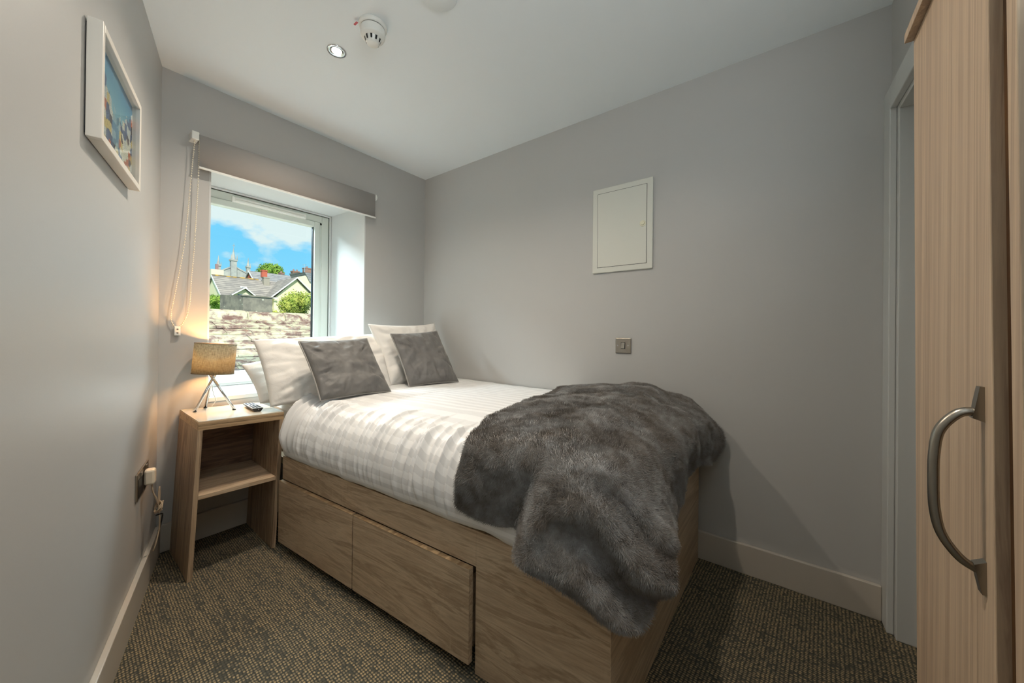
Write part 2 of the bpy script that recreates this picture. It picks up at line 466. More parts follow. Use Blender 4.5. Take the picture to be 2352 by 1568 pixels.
# ------------------------------------------------------------------ roller blind
bl = thing('roller_blind', (1.0, 2.425, 1.93), 'taupe roller blind pulled nearly all the way up over the window', 'blind')
b = MB(); yb = 2.402
pts = []
for k in range(15):
    a = radians(200-k*20); pts.append((yb+.022+.021*cos(a), 2.090+.021*sin(a)))
prof = [(yb+.001, 1.936)]+[(yb+.001, 2.085)]+pts[1:]
vs = []; fs = []
for (y, z) in prof: vs += [(.502, y, z), (1.500, y, z)]
for i in range(len(prof)-1): fs.append((2*i, 2*i+1, 2*i+3, 2*i+2))
b.add(vs, fs, True); fo = b.build('blind_fabric', M_FABRIC_BLIND, bl)
sd = fo.modifiers.new('solid', 'SOLIDIFY'); sd.thickness = .001
MB().tube([(.504, yb+.022, 2.09), (1.498, yb+.022, 2.09)], .018, 16).build('roller_tube', M_WHITE, bl)
MB().box((.500, yb-.004, 1.930), (1.503, yb+.006, 1.940)).build('bottom_bar', M_WHITE, bl, bev=.002)
b = MB(); b.box((.470, 2.395, 2.070), (.500, D, 2.112)); b.lathe((.488, yb+.022, 2.09), [(.024, -.004), (.024, .008)], 24, (1, 0, 0)); b.build('bracket', M_WHITE, bl, bev=.004)
b = MB(); b.box((1.504, 2.405, 2.075), (1.512, D, 2.108)); b.lathe((1.510, yb+.022, 2.088), [(.018, -.002), (.022, .004), (.016, .010)], 24, (1, 0, 0)); b.build('bracket', M_WHITE, bl, bev=.002)
# bead chain
path = smooth_path([(.486, 2.415, 2.075), (.476, 2.425, 1.894), (.456, 2.43, 1.56), (.426, 2.435, 1.311), (.410, 2.44, 1.185), (.414, 2.443, 1.135), (.432, 2.444, 1.112),
                    (.458, 2.443, 1.140), (.478, 2.44, 1.225), (.484, 2.437, 1.361), (.493, 2.43, 1.541), (.503, 2.42, 1.904), (.503, 2.413, 2.075)], 40)
b = MB(); acc = 0; prev = path[0]
for p in path[1:]:
    acc += (p-prev).length; prev = p
    if acc > .0088: b.ball(p, .0034, 6, 4); acc = 0
b.tube(path[::6], .0007, 4); b.build('bead_chain', mat('cream_beads', srgb(236, 228, 208), .4), bl)
b = MB(); b.box((.422, 2.438, 1.070), (.446, 2.452, 1.118)); b.box((.424, 2.450, 1.072), (.444, D, 1.112))
ch = b.build('chain_holder', M_WHITE, bl, bev=.003)
b = MB()
for z in (1.084, 1.102): b.lathe((.434, 2.438, z), [(.004, 0), (.004, .001)], 12, (0, -1, 0))
b.build('screw', M_STEEL, ch)

# ------------------------------------------------------------------ picture on the left wall
pic = thing('framed_picture', LW((.865, 0, 1.592)), 'white box-framed print of a harbour town on the left wall', 'picture')
S0, S1, PZa, PZb, PD, FWd = .640, 1.092, 1.592, 1.896, .032, .019
b = MB(LW)
for a, c in (((S0, .003, PZa), (S0+FWd, PD, PZb)), ((S1-FWd, .003, PZa), (S1, PD, PZb)), ((S0+FWd, .003, PZa), (S1-FWd, PD, PZa+FWd)), ((S0+FWd, .003, PZb-FWd), (S1-FWd, PD, PZb))): b.box(a, c)
b.build('picture_frame', mat('frame_white', srgb(222, 216, 206), .4), pic, bev=.0015)
MB(LW).box((S0+.01, .0, PZa+.01), (S1-.01, .008, PZb-.01)).build('backing_board', M_BLACK, pic)
m = mat('harbour_print', G(.5), .5)
v = coords(m, (1, 1, 1), out='UV'); sp = nd(m, 'ShaderNodeSeparateXYZ'); lk(m, v, sp.inputs[0]); U, V_ = sp.outputs[0], sp.outputs[1]
sky_ = ramp_(m, V_, [(.45, srgb(150, 196, 206)), (.75, srgb(92, 158, 190)), (1.0, srgb(64, 128, 176))])
wx = noise_(m, v, 3.0, 2)
vo = nd(m, 'ShaderNodeTexVoronoi', voronoi_dimensions='2D', distance='CHEBYCHEV'); vo.inputs['Scale'].default_value = 1; vo.inputs['Randomness'].default_value = .7
lk(m, coords(m, (17, 11, 1), out='UV'), vo.inputs['Vector'])
s_ = nd(m, 'ShaderNodeSeparateColor'); lk(m, vo.outputs['Color'], s_.inputs[0])
town = ramp_(m, s_.outputs[0], [(.0, srgb(214, 214, 200)), (.18, srgb(66, 92, 132)), (.34, srgb(196, 204, 206)), (.5, srgb(190, 104, 74)), (.60, srgb(84, 110, 150)), (.74, srgb(206, 186, 120)), (.86, srgb(74, 72, 86)), (.95, srgb(210, 210, 206))])
for n_ in m.node_tree.nodes:
    if n_.type == 'VALTORGB' and len(n_.color_ramp.elements) == 8: n_.color_ramp.interpolation = 'CONSTANT'
vo2 = nd(m, 'ShaderNodeTexVoronoi', voronoi_dimensions='2D', distance='CHEBYCHEV'); vo2.inputs['Scale'].default_value = 1; lk(m, coords(m, (60, 44, 1), out='UV'), vo2.inputs['Vector'])
town = mix_(m, ramp_(m, vo2.outputs['Distance'], [(.12, G(.75)), (.2, G(0))]), town, srgb(70, 74, 92))
# roofline: a V shaped valley of houses with sea and sky between
vall = math_(m, 'ABSOLUTE', math_(m, 'SUBTRACT', U, .52))
line = math_(m, 'ADD', math_(m, 'MULTIPLY', vall, .80), .48)
line = math_(m, 'ADD', line, math_(m, 'MULTIPLY', math_(m, 'SUBTRACT', s_.outputs[1], .5), .16))
isk = math_(m, 'GREATER_THAN', V_, line)
c = mix_(m, isk, town, sky_)
harb = math_(m, 'MULTIPLY', math_(m, 'LESS_THAN', vall, .09), math_(m, 'GREATER_THAN', V_, .2))
c = mix_(m, math_(m, 'MULTIPLY', harb, .6), c, srgb(96, 158, 186))
base(m, c)
vs = [LW(p) for p in ((S1-.012, .012, PZa+.012), (S0+.012, .012, PZa+.012), (S0+.012, .012, PZb-.012), (S1-.012, .012, PZb-.012),
                      (S1-.012, .008, PZa+.012), (S0+.012, .008, PZa+.012), (S0+.012, .008, PZb-.012), (S1-.012, .008, PZb-.012))]
pr = mk('print', vs, [(0, 1, 2, 3), (7, 6, 5, 4), (0, 4, 5, 1), (1, 5, 6, 2), (2, 6, 7, 3), (3, 7, 4, 0)], m, pic)
uv = pr.data.uv_layers.new(name='UV'); cc = {0: (0, 0), 1: (1, 0), 2: (1, 1), 3: (0, 1), 4: (0, 0), 5: (1, 0), 6: (1, 1), 7: (0, 1)}
for l in pr.data.loops: uv.data[l.index].uv = cc[l.vertex_index]
MB(LW).box((S0+.015, .020, PZa+.015), (S1-.015, .022, PZb-.015)).build('glass', g, pic)

# ------------------------------------------------------------------ fuse box on right wall
fb = thing('fuse_box', (WX, .74, 1.457), 'white flush fuse box panel with a small round latch on the right wall', 'fuse box')
F0, F1, Fz0, Fz1, fx = .566, .912, 1.457, 1.951, WX
b = MB(); b.box((fx-.012, F0, Fz0), (fx, F1, Fz1))
M_FB = mat('fuse_box_white', srgb(214, 214, 204), .35); b.build('panel_frame', M_FB, fb, bev=.004)
MB().box((fx-.0124, F0+.0305, Fz0+.0305), (fx-.011, F1-.0305, Fz1-.0305)).build('shadow_gap', M_DARK, fb)
dr = MB().box((fx-.0140, F0+.0325, Fz0+.0325), (fx-.0122, F1-.0325, Fz1-.0325)).build('panel_door', M_FB, fb, bev=.0008)
b = MB(); b.lathe((fx-.014, F0+.052, 1.706), [(.017, 0), (.016, .002)], 28, (-1, 0, 0)); b.lathe((fx-.016, F0+.052, 1.706), [(.010, 0), (.009, .0035)], 24, (-1, 0, 0)); b.build('latch', mat('latch_cream', srgb(224, 220, 196), .3), dr)

# ------------------------------------------------------------------ light switch
sw = thing('light_switch', (WX, .725, .995), 'square brushed steel light switch on the right wall above the bed', 'light switch')
b = MB(); b.box((WX-.008, .679, .993), (WX, .768, 1.080)); plate = b.build('switch_plate', M_STEEL, sw, bev=.0035)
b = MB(); b.box((WX-.009, .711, 1.018), (WX-.007, .735, 1.056)); b.build('switch_surround', M_BLACK, sw)
b = MB(); b.add([(WX-.008, .7135, 1.0205), (WX-.008, .7325, 1.0205), (WX-.008, .7325, 1.0535), (WX-.008, .7135, 1.0535), (WX-.017, .7135, 1.0205), (WX-.017, .7325, 1.0205), (WX-.011, .7325, 1.0535), (WX-.011, .7135, 1.0535)],
    [(0, 1, 2, 3), (7, 6, 5, 4), (0, 4, 5, 1), (1, 5, 6, 2), (2, 6, 7, 3), (3, 7, 4, 0)]); b.build('rocker', M_STEEL, sw, bev=.001)
for y in (.694, .753): MB().lathe((WX-.008, y, 1.0365), [(.0042, 0), (.0036, .0015)], 14, (-1, 0, 0)).build('screw', M_CHROME, sw)

# ------------------------------------------------------------------ double socket, plug and cable
so = thing('wall_socket', LW((.35, 0, .43)), 'brushed steel double socket low on the left wall beside the nightstand', 'socket')
MB(LW).box((.245, 0, .424), (.462, .007, .530)).build('socket_plate', M_STEEL, so, bev=.0025)
for a in (.262, .368):
    MB(LW).box((a, .006, .432), (a+.078, .0085, .506)).build('socket_insert', M_BLACK, so, bev=.001)
for a in (.290, .395):
    MB(LW).box((a, .006, .510), (a+.022, .012, .526)).build('rocker', M_STEEL, so, bev=.001)
pg = thing('charger_plug', LW((.31, .009, .45)), 'white charger plug in the socket with its cable tied in a bundle', 'plug')
MB(LW).box((.332, .010, .455), (.372, .044, .518)).build('plug_body', mat('plug_white', srgb(228, 214, 192), .35), pg, bev=.008)
b = MB(LW); q = smooth_path([(.352, .032, .456), (.352, .036, .42), (.345, .046, .385), (.340, .05, .362)], 6); b.tube(q, .003, 8)
ex = []
for k in range(60):
    a = k/60*2*pi*4; ex.append((.335+.022*cos(a)*(1+.15*sin(a*.37)), .052+.014*sin(a+.5*k/20), .345+.020*sin(a)*(1+.2*cos(a*.61))))
b.tube(ex, .0026, 6)
b.tube(smooth_path([(.335, .052, .345), (.325, .05, .40), (.318, .052, .425), (.314, .052, .40), (.322, .052, .35)], 6), .0026, 6)
b.tube(smooth_path([(.335, .052, .345), (.333, .055, .30), (.320, .052, .24), (.33, .04, .17), (.30, .03, .15)], 6), .0026, 6)
b.build('cable', mat('cable_beige', srgb(176, 156, 132), .5), pg)
b = MB(LW); b.tube(smooth_path([(.345, .045, .315), (.330, .06, .312), (.318, .062, .30), (.315, .056, .26), (.318, .05, .235)], 6), .003, 6)
b.build('cable_tie', M_BLACK, pg)

# ------------------------------------------------------------------ ceiling fittings
sd_ = thing('smoke_detector', (.853, 1.400, H), 'white round smoke detector on the ceiling with slots and a ribbed nose', 'smoke detector')
c0 = (.853, 1.400, H)
MB().lathe(c0, [(.055, 0), (.057, .004), (.055, .014), (.050, .017)], 48, (0, 0, -1)).build('detector_base', M_WHITE, sd_)
MB().lathe(c0, [(.0465, .016), (.0465, .021)], 40, (0, 0, -1)).build('shadow_gap', M_DARK, sd_)
bd = MB().lathe(c0, [(.049, .020), (.0495, .024), (.049, .046), (.046, .053), (.034, .058)], 48, (0, 0, -1)).build('detector_body', M_WHITE, sd_)
b = MB(); b.lathe(c0, [(.0335, .057), (.026, .075), (.023, .080), (.019, .082), (.0001, .0825)], 40, (0, 0, -1)); b.build('detector_nose', M_WHITE, sd_)
b = MB()
for k in range(10):
    a = 2*pi*k/10+.2
    r0, r1 = .0335, .0275
    ca, sa = cos(a), sin(a); w = .0042
    b.add([(c0[0]+r0*ca-w*sa, c0[1]+r0*sa+w*ca, H-.0585), (c0[0]+r0*ca+w*sa, c0[1]+r0*sa-w*ca, H-.0585),
           (c0[0]+(r1+.001)*ca+w*.8*sa, c0[1]+(r1+.001)*sa-w*.8*ca, H-.0735), (c0[0]+(r1+.001)*ca-w*.8*sa, c0[1]+(r1+.001)*sa+w*.8*ca, H-.0735)], [(0, 1, 2, 3)])
b.build('detector_slots', M_DARK, sd_)
MB().box((.792, 1.424, H-.014), (.800, 1.446, H-.0125)).build('marker_tag', mat('red_tag', srgb(196, 86, 92), .5), sd_)
dlt = thing('ceiling_downlight', (.832, 1.664, H), 'small round recessed ceiling downlight switched on, near the smoke detector', 'downlight')
c1 = (.832, 1.664, H)
MB().lathe(c1, [(.0415, 0), (.0415, .002), (.040, .004), (.030, .004), (.0205, .001)], 48, (0, 0, -1)).build('bezel', M_CHROME, dlt)
MB().lathe(c1, [(.021, .0), (.0205, .003), (.0001, .005)], 40, (0, 0, -1)).build('bulb', mat('bulb_glow', G(1), .4, emis=(1, .86, .62, 1), estr=22), dlt)
o2 = thing('ceiling_downlight', (.72, .60, H), 'round recessed ceiling downlight nearer the door, above the foot of the room', 'downlight')
c2 = (.72, .60, H)
MB().lathe(c2, [(.0415, 0), (.0415, .002), (.040, .004), (.030, .004), (.0205, .001)], 48, (0, 0, -1)).build('bezel', M_CHROME, o2)
MB().lathe(c2, [(.021, .0), (.0205, .003), (.0001, .005)], 40, (0, 0, -1)).build('bulb', MATS['bulb_glow'], o2)
tag(MB().lathe((.925, 1.068, H), [(.070, 0), (.070, .004), (.066, .008), (.0001, .010)], 48, (0, 0, -1)).build('ceiling_cover_plate', M_CEIL, loc=(.925, 1.068, H)),
    'flat white round cover plate on the ceiling, cut by the top edge of the photo', 'cover plate')

# ------------------------------------------------------------------ nightstand (a little racked to one side)
NX, NY = .409, 2.066
NW, ND, NH = .340, .385, .694
ca, sa = cos(radians(-1.2)), sin(radians(-1.2))
def NS(p):
    x, y, z = p
    xx = x+.046*z; zz = z-.030*x*(z/NH)
    return (NX+xx*ca-y*sa, NY+xx*sa+y*ca, zz)
ns = thing('nightstand', (NX+.17, NY+.2, 0), 'oak-effect open nightstand with one shelf and a glossy cream top', 'nightstand')
tk = .018
MB(NS).box((0, 0, 0), (tk, ND, NH-.040)).build('side_panel', M_OAK_Z, ns, bev=.0008)
MB(NS).box((NW-tk, 0, 0), (NW, ND, NH-.040)).build('side_panel', M_OAK_Z, ns, bev=.0008)
b = MB(NS); b.box((0, 0, NH-.040), (NW, ND, NH-.020)); b.box((-.0005, -.001, NH-.0195), (NW+.0005, ND, NH-.003)); b.build('top_board', M_EDGE, ns, bev=.0008)
MB(NS).box((.001, .001, NH-.003), (NW-.001, ND, NH)).build('gloss_top', M_TOP, ns)
MB(NS).box((tk, 0.004, .346), (NW-tk, ND-.01, .364)).build('shelf', M_OAK_X, ns, bev=.0008)
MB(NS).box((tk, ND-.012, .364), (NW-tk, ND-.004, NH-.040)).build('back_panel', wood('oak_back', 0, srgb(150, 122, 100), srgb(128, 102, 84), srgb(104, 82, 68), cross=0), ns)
def NTOP(x, y):   # world point on nightstand top under world x,y
    lx = (x-NX)-.046*NH
    return NH-.030*lx

# ------------------------------------------------------------------ table lamp
FE = [(.482, 2.330), (.626, 2.268), (.545, 2.425)]
LC = Vector((.552, 2.345, .86))
lp = thing('table_lamp', (.55, 2.34, .69), 'small table lamp with lit grey drum shade on crossed chrome legs, on the nightstand', 'lamp')
TOPS = [(.583, 2.352), (.532, 2.352), (.556, 2.305)]
TOPS = [Vector((.577, 2.350, .895)), Vector((.530, 2.360, .905)), Vector((.556, 2.318, .90))]
for f, tp in zip(FE, TOPS):
    z0 = NTOP(*f)
    lg = MB().tube([(f[0], f[1], z0+.004), tuple(tp)], .0062, 14).build('leg', M_CHROME, lp)
    MB().lathe((f[0], f[1], z0), [(.0075, 0), (.0075, .004)], 14).build('rubber_foot', M_BLACK, lg)
# drum shade, axis slightly tilted
ax = Vector((.075, .0, 1)).normalized()
sc0 = Vector((.556, 2.345, .876))
m = bpy.data.materials.new('shade_linen'); m.use_nodes = True; t = m.node_tree; t.nodes.clear(); MATS['shade'] = m
o_ = t.nodes.new('ShaderNodeOutputMaterial'); mxs = t.nodes.new('ShaderNodeMixShader'); df = t.nodes.new('ShaderNodeBsdfDiffuse'); tl = t.nodes.new('ShaderNodeBsdfTranslucent')
v = coords(m, (60, 60, 900)); n1 = noise_(m, v, 1.0, 3, .6); v2 = coords(m, (700, 700, 50)); n2 = noise_(m, v2, 1.0, 2)
wv = math_(m, 'MULTIPLY', math_(m, 'ADD', n1, n2), .5)
col = ramp_(m, wv, [(.35, srgb(96, 92, 84)), (.62, srgb(160, 152, 138))])
lk(m, col, df.inputs[0]); lk(m, ramp_(m, wv, [(.35, srgb(132, 128, 112)), (.62, srgb(214, 208, 184))]), tl.inputs[0])
mxs.inputs[0].default_value = .50
lk(m, df.outputs[0], mxs.inputs[1]); lk(m, tl.outputs[0], mxs.inputs[2]); lk(m, mxs.outputs[0], o_.inputs[0])
SR = .086
sh = MB().lathe(sc0, [(SR, 0), (SR, .155)], 64, ax, caps=False).build('lamp_shade', m, lp)
q = sh.modifiers.new('s', 'SOLIDIFY'); q.thickness = .0012
b = MB()
for h in (0.001, .154):
    c = sc0+ax*h; tt = ax.orthogonal().normalized(); uu = ax.cross(tt)
    ring = [c+(tt*cos(2*pi*k/48)+uu*sin(2*pi*k/48))*SR for k in range(49)]
    MB().tube(ring, .0016, 6, caps=False).build('trim_ring', mat('shade_trim', srgb(110, 92, 68), .7), sh)
c = sc0+ax*.05
tt = ax.orthogonal().normalized(); uu = ax.cross(tt)
for k in range(3):
    a = 2*pi*k/3; b.tube([c, c+(tt*cos(a)+uu*sin(a))*SR], .0012, 6)
b.build('shade_spider', mat('shade_trim', srgb(110, 92, 68), .7), sh)
MB().lathe(sc0+ax*.0, [(.014, 0.012), (.014, .055), (.012, .06)], 20, ax).build('lamp_holder', M_WHITE, lp)
b = MB(); bc = sc0+ax*.088; b.ball(bc, .021, 16, 10); b.build('bulb', mat('lamp_bulb', G(.9), .4, emis=(1, .62, .28, 1), estr=8), lp)
light('lamp_glow', 'POINT', tuple(bc+ax*.0), 20, (1.0, .50, .17), shadow_soft_size=.024).parent = None
b = MB(); b.tube(smooth_path([(.556, 2.350, .888), (.566, 2.395, .80), (.580, 2.425, .755), (.592, 2.440, .725), (.584, 2.446, .700), (.578, 2.449, .690), (.572, 2.4555, .62), (.50, 2.4555, .30)], 8), .0022, 8)
b.build('lamp_cord', M_WHITE, lp)

# ------------------------------------------------------------------ remote control
ra = Vector((.668, 2.128)); rb = Vector((.690, 2.405)); dv = (rb-ra).normalized(); pv = Vector((dv.y, -dv.x))
rL = .185; ra2 = Vector((.690, 2.140))
def RM(p):
    x, y, z = p   # x across, y along, z up
    P = ra2+pv*x+dv*y
    return (P.x, P.y, NTOP(P.x, P.y)+z)
rm = thing('remote_control', RM((0, .09, 0)), 'black and silver television remote lying on the nightstand top', 'remote control')
b = MB(RM)
prof = [(-.014, .0005), (.014, .0005), (.024, .016), (.024, .018), (-.024, .018), (-.024, .016)]
n = len(prof); vs = [(x, 0, z) for x, z in prof]+[(x, rL, z if z > .01 else z+.004) for x, z in prof]
b.add(vs, [tuple(range(n)), tuple(range(2*n-1, n-1, -1))]+[(i, i+n, (i+1) % n+n, (i+1) % n) for i in range(n)]); b.build('remote_body', M_BLACK, rm, bev=.001)
fpz = MB(RM).box((-.022, .002, .018), (.022, rL-.002, .0192)).build('face_plate', mat('silver_face', srgb(200, 208, 210), .3), rm)
M_BTN = mat('button_grey', srgb(60, 70, 84), .5)
for i in range(11):
    for j in range(3):
        x = -.014+j*.014; y = .018+i*.015
        if i == 6: continue
        MB(RM).box((x-.0045, y-.004, .019), (x+.0045, y+.004, .0208)).build('button', M_BTN, rm)
MB(RM).box((-.010, .108, .019), (.010, .113, .0202)).build('button', mat('button_grey', srgb(60, 70, 84), .5), rm)
MB(RM).lathe((0.004, .001, .011), [(.0026, 0), (.002, .001)], 12, (0, -1, 0)).build('sensor_dot', M_WHITE, rm)

# ------------------------------------------------------------------ bed base
def XS(y): return .903-.0782*(y-.352)          # left face of the bed base
BF, BH, BX, BT = .352, 2.425, 1.982, .460
bed = thing('bed', (1.4, 1.35, 0), 'oak-effect divan bed base with two long drawer fronts', 'bed')
pt = .022
def sideT(p):       # x = outwards from the face, y, z
    x, y, z = p; return (XS(y)+x, y, z)
FY = .800   # far end of the plain foot block: face from the drawers to the foot
b = MB(sideT); b.box((0, BF, 0), (pt, FY-.008, BT))
b.build('side_panel', M_OAK_Y, bed, bev=.001)
b = MB(sideT); b.box((.0, FY-.008, .345), (pt, 2.04, BT)); b.build('side_rail', M_OAK_Y, bed, bev=.001)
b = MB(); b.extr([(XS(BF)+.0, BF-.001, 0), (BX, BF-.02, 0), (BX, BF-.02, BT), (XS(BF)+.0, BF-.001, BT)], (0, pt, 0)); b.build('foot_panel', M_OAK_X, bed, bev=.001)
b = MB(); x0 = XS(1.0)+.16
b.box((x0, FY+.05, .03), (x0+.018, 2.4, .345)); b.box((XS(FY)+pt, FY-.03, .0), (BX, FY-.012, .44)); b.box((1.0, BH-.03, .0), (BX, BH, .46)); b.box((BX-.02, BF+.03, 0), (BX, BH, .46))
b.build('bed_carcass', M_OAK_Y, bed)
MB().prism([(XS(BF)+pt, BF+pt), (BX-.02, BF+pt), (BX-.02, BH-.03), (.80, BH-.03), (XS(2.04)+pt, 2.04)], .40, .435).build('bed_deck', mat('slat_board', srgb(150, 130, 100), .7), bed)
for ya, yb2 in ((1.424, 2.035), (.802, 1.416)):
    b = MB(sideT); b.box((-.020, ya, .036), (-.001, yb2, .342)); d_ = b.build('drawer_front', M_OAK_Y, bed, bev=.001)
    b = MB(sideT); b.box((.0, ya+.02, .06), (.14, yb2-.02, .30)); b.build('drawer_box', M_OAK_Y, d_)
    b = MB(sideT); b.box((-.0205, ya+.0005, .3423), (-.0012, yb2-.0005, .3430)); b.build('edge_strip', M_EDGE, d_)
b = MB(sideT); b.box((.001, BF+.002, BT-.0005), (pt, 2.04, BT+.0006)); b.build('rail_edge_strip', M_EDGE, bed)
MB().box((.80, 1.90, 0), (.845, 1.945, .06)).build('foot_block', M_OAK_Y, bed)

# ------------------------------------------------------------------ mattress under the covers
def fbm(x, y, z=0, s=1.0, o=4):
    return noise.fractal(Vector((x*s, y*s, z*s)), 1.0, 2.0, o)
mt = MB(); mt.prism([(XS(BF)+.03, BF+.03), (BX-.024, BF+.03), (BX-.024, 2.39), (.84, 2.39), (XS(1.98)+.035, 1.98)], .436, .70)
tag(mt.build('mattress', M_PILLOW, bev=.03), 'white mattress under the striped duvet on the bed base', 'mattress')

# ------------------------------------------------------------------ duvet
FX = [(.002, .463), (-.014, .480), (-.020, .51), (-.021, .55), (-.014, .60), (.006, .655), (.045, .705), (.11, .738), (.20, .752), (.32, .757)]
def lerp_prof(P, t):
    i = min(int(t*(len(P)-1)), len(P)-2); f = t*(len(P)-1)-i
    a = P[max(i-1, 0)]; b_ = P[i]; c = P[i+1]; d = P[min(i+2, len(P)-1)]
    return tuple(.5*((2*b_[k])+(c[k]-a[k])*f+(2*a[k]-5*b_[k]+4*c[k]-d[k])*f*f+(3*b_[k]-a[k]-3*c[k]+d[k])*f**3) for k in (0, 1))
rnd = random.Random(11)
folds = []
y = .86
while y < 2.02:
    dens = .018+.045*rnd.random()*(1.0 if y < 1.5 else .6)
    folds.append((y, rnd.uniform(.004, .009), rnd.uniform(.0035, .0105)*(1 if rnd.random() < .8 else 1.5), rnd.uniform(-.2, .35), rnd.uniform(.25, .62), rnd.uniform(.55, 1.25)))
    y += dens
NA, NB = 190, 560
verts = []; uvs = []
Y0_, Y1_ = BF-.004, 2.415
for j in range(NB+1):
    v_ = j/NB
    # finer rows near the foot edge
    yy = Y0_+(Y1_-Y0_)*v_
    zf = min(1, max(0, (yy-Y0_)/.14)); zf = sqrt(max(0, 1-(1-zf)**2.4))
    if yy > 2.0: xs0 = XS(2.0)+(yy-2.0)*.55
    else: xs0 = XS(yy)
    for i in range(NA+1):
        u = i/NA
        if u < .5:
            dx, z = lerp_prof(FX, u/.5); x = xs0+dx; arc = u/.5*.50
        else:
            tq = (u-.5)/.5; xa_ = xs0+.32; x = xa_+(1.992-xa_)*tq; z = .757-.016*max(0, (tq-.75)/.25)**2; arc = .5+(x-xa_)
        dx = x-xs0
        hem = .004*fbm(yy*6, 3.1, 0, 1.0, 3)
        if u < .12: z += hem*(1-u/.12)*2.5 - .012*max(0, 1-abs(yy-.64)/.12)*(1-u/.12)
        z = .463+(z-.463)*zf if z > .463 else z
        x += .05*(1-zf)**2
        # gathered folds over the left edge
        w = 0
        for (fy, fwid, fa, sl, tp, bt) in folds:
            yc = fy+sl*max(0, dx)*.8+.005*sin(u*11+fy*40)
            d = (yy-yc)
            if abs(d) < .05:
                env = 1.0
                lo = .05+.10*(1-bt/1.25); hi = .24+tp*.26
                if u < lo+.08: env *= max(0, (u-lo)/.08) if u > lo else 0
                if u > hi: env *= exp(-((u-hi)/.045)**2)
                w += fa*env*(exp(-(d/fwid)**2)-.25*exp(-((d-fwid*2)/(fwid*1.8))**2))
        q = 1 if yy > .86 else max(0, (yy-.7)/.16)
        w *= q*2.2
        nrm = Vector((-(1-min(1, u/.5))*1.0, 0, .25+min(1, u/.5))).normalized()
        lowf = .006*fbm(x*3, yy*3, 1.7, 1.0, 3)*(min(1, u*3))+.0022*fbm(x*14, yy*9, 5.1, 1.0, 3)
        # pillow sheet band: the duvet is folded thicker from y<1.62
        st = .004/(1+exp((yy-1.60)/.004)) if u > .33 else .004/(1+exp((yy-1.60)/.004))*min(1, u/.33)
        p = Vector((x, yy, z))+nrm*(w+lowf*.8+st*0)
        if yy > 1.595 and yy < 1.605 and 1.02 < x < 1.45: p.z -= .004
        p.x = min(p.x, 1.995)
        verts.append(tuple(p)); uvs.append((arc, yy))
faces = [(j*(NA+1)+i, j*(NA+1)+i+1, (j+1)*(NA+1)+i+1, (j+1)*(NA+1)+i) for j in range(NB) for i in range(NA)]
M_DUV = mat('striped_satin', srgb(238, 236, 233), .5, spec=.4)
v = coords(M_DUV, out='UV'); sp = nd(M_DUV, 'ShaderNodeSeparateXYZ'); lk(M_DUV, v, sp.inputs[0])
fr_ = math_(M_DUV, 'FRACT', math_(M_DUV, 'MULTIPLY', sp.outputs[0], 1/.052))
st_ = math_(M_DUV, 'GREATER_THAN', fr_, .5)
fade = nd(M_DUV, 'ShaderNodeMapRange'); lk(M_DUV, sp.outputs[1], fade.inputs['Value']); fade.inputs['From Min'].default_value = 1.93; fade.inputs['From Max'].default_value = 1.83
st_ = math_(M_DUV, 'MULTIPLY', st_, fade.outputs[0])
base(M_DUV, mix_(M_DUV, st_, srgb(224, 223, 222), srgb(240, 239, 238)))
lk(M_DUV, math_(M_DUV, 'MULTIPLY_ADD', st_, -.20, .58), M_DUV.node_tree.nodes['Principled BSDF'].inputs['Roughness'])
bump(M_DUV, noise_(M_DUV, coords(M_DUV, (40, 14, 30)), 1.0, 4), .12, .004)
dv_ = mk('duvet', verts, faces, M_DUV, smooth=True, loc=(1.4, 1.4, .45))
uvl = dv_.data.uv_layers.new(name='UV')
for l in dv_.data.loops: uvl.data[l.index].uv = uvs[l.vertex_index]
sdm = dv_.modifiers.new('s', 'SOLIDIFY'); sdm.thickness = .006; sdm.offset = -1
tag(dv_, 'white satin-striped duvet with gathered edge spread over the bed', 'duvet')
b = MB()
cr1 = [(.812, 1.42, .668), (.822, 1.30, .625), (.838, 1.14, .57), (.85, .98, .53), (.858, .90, .517)]

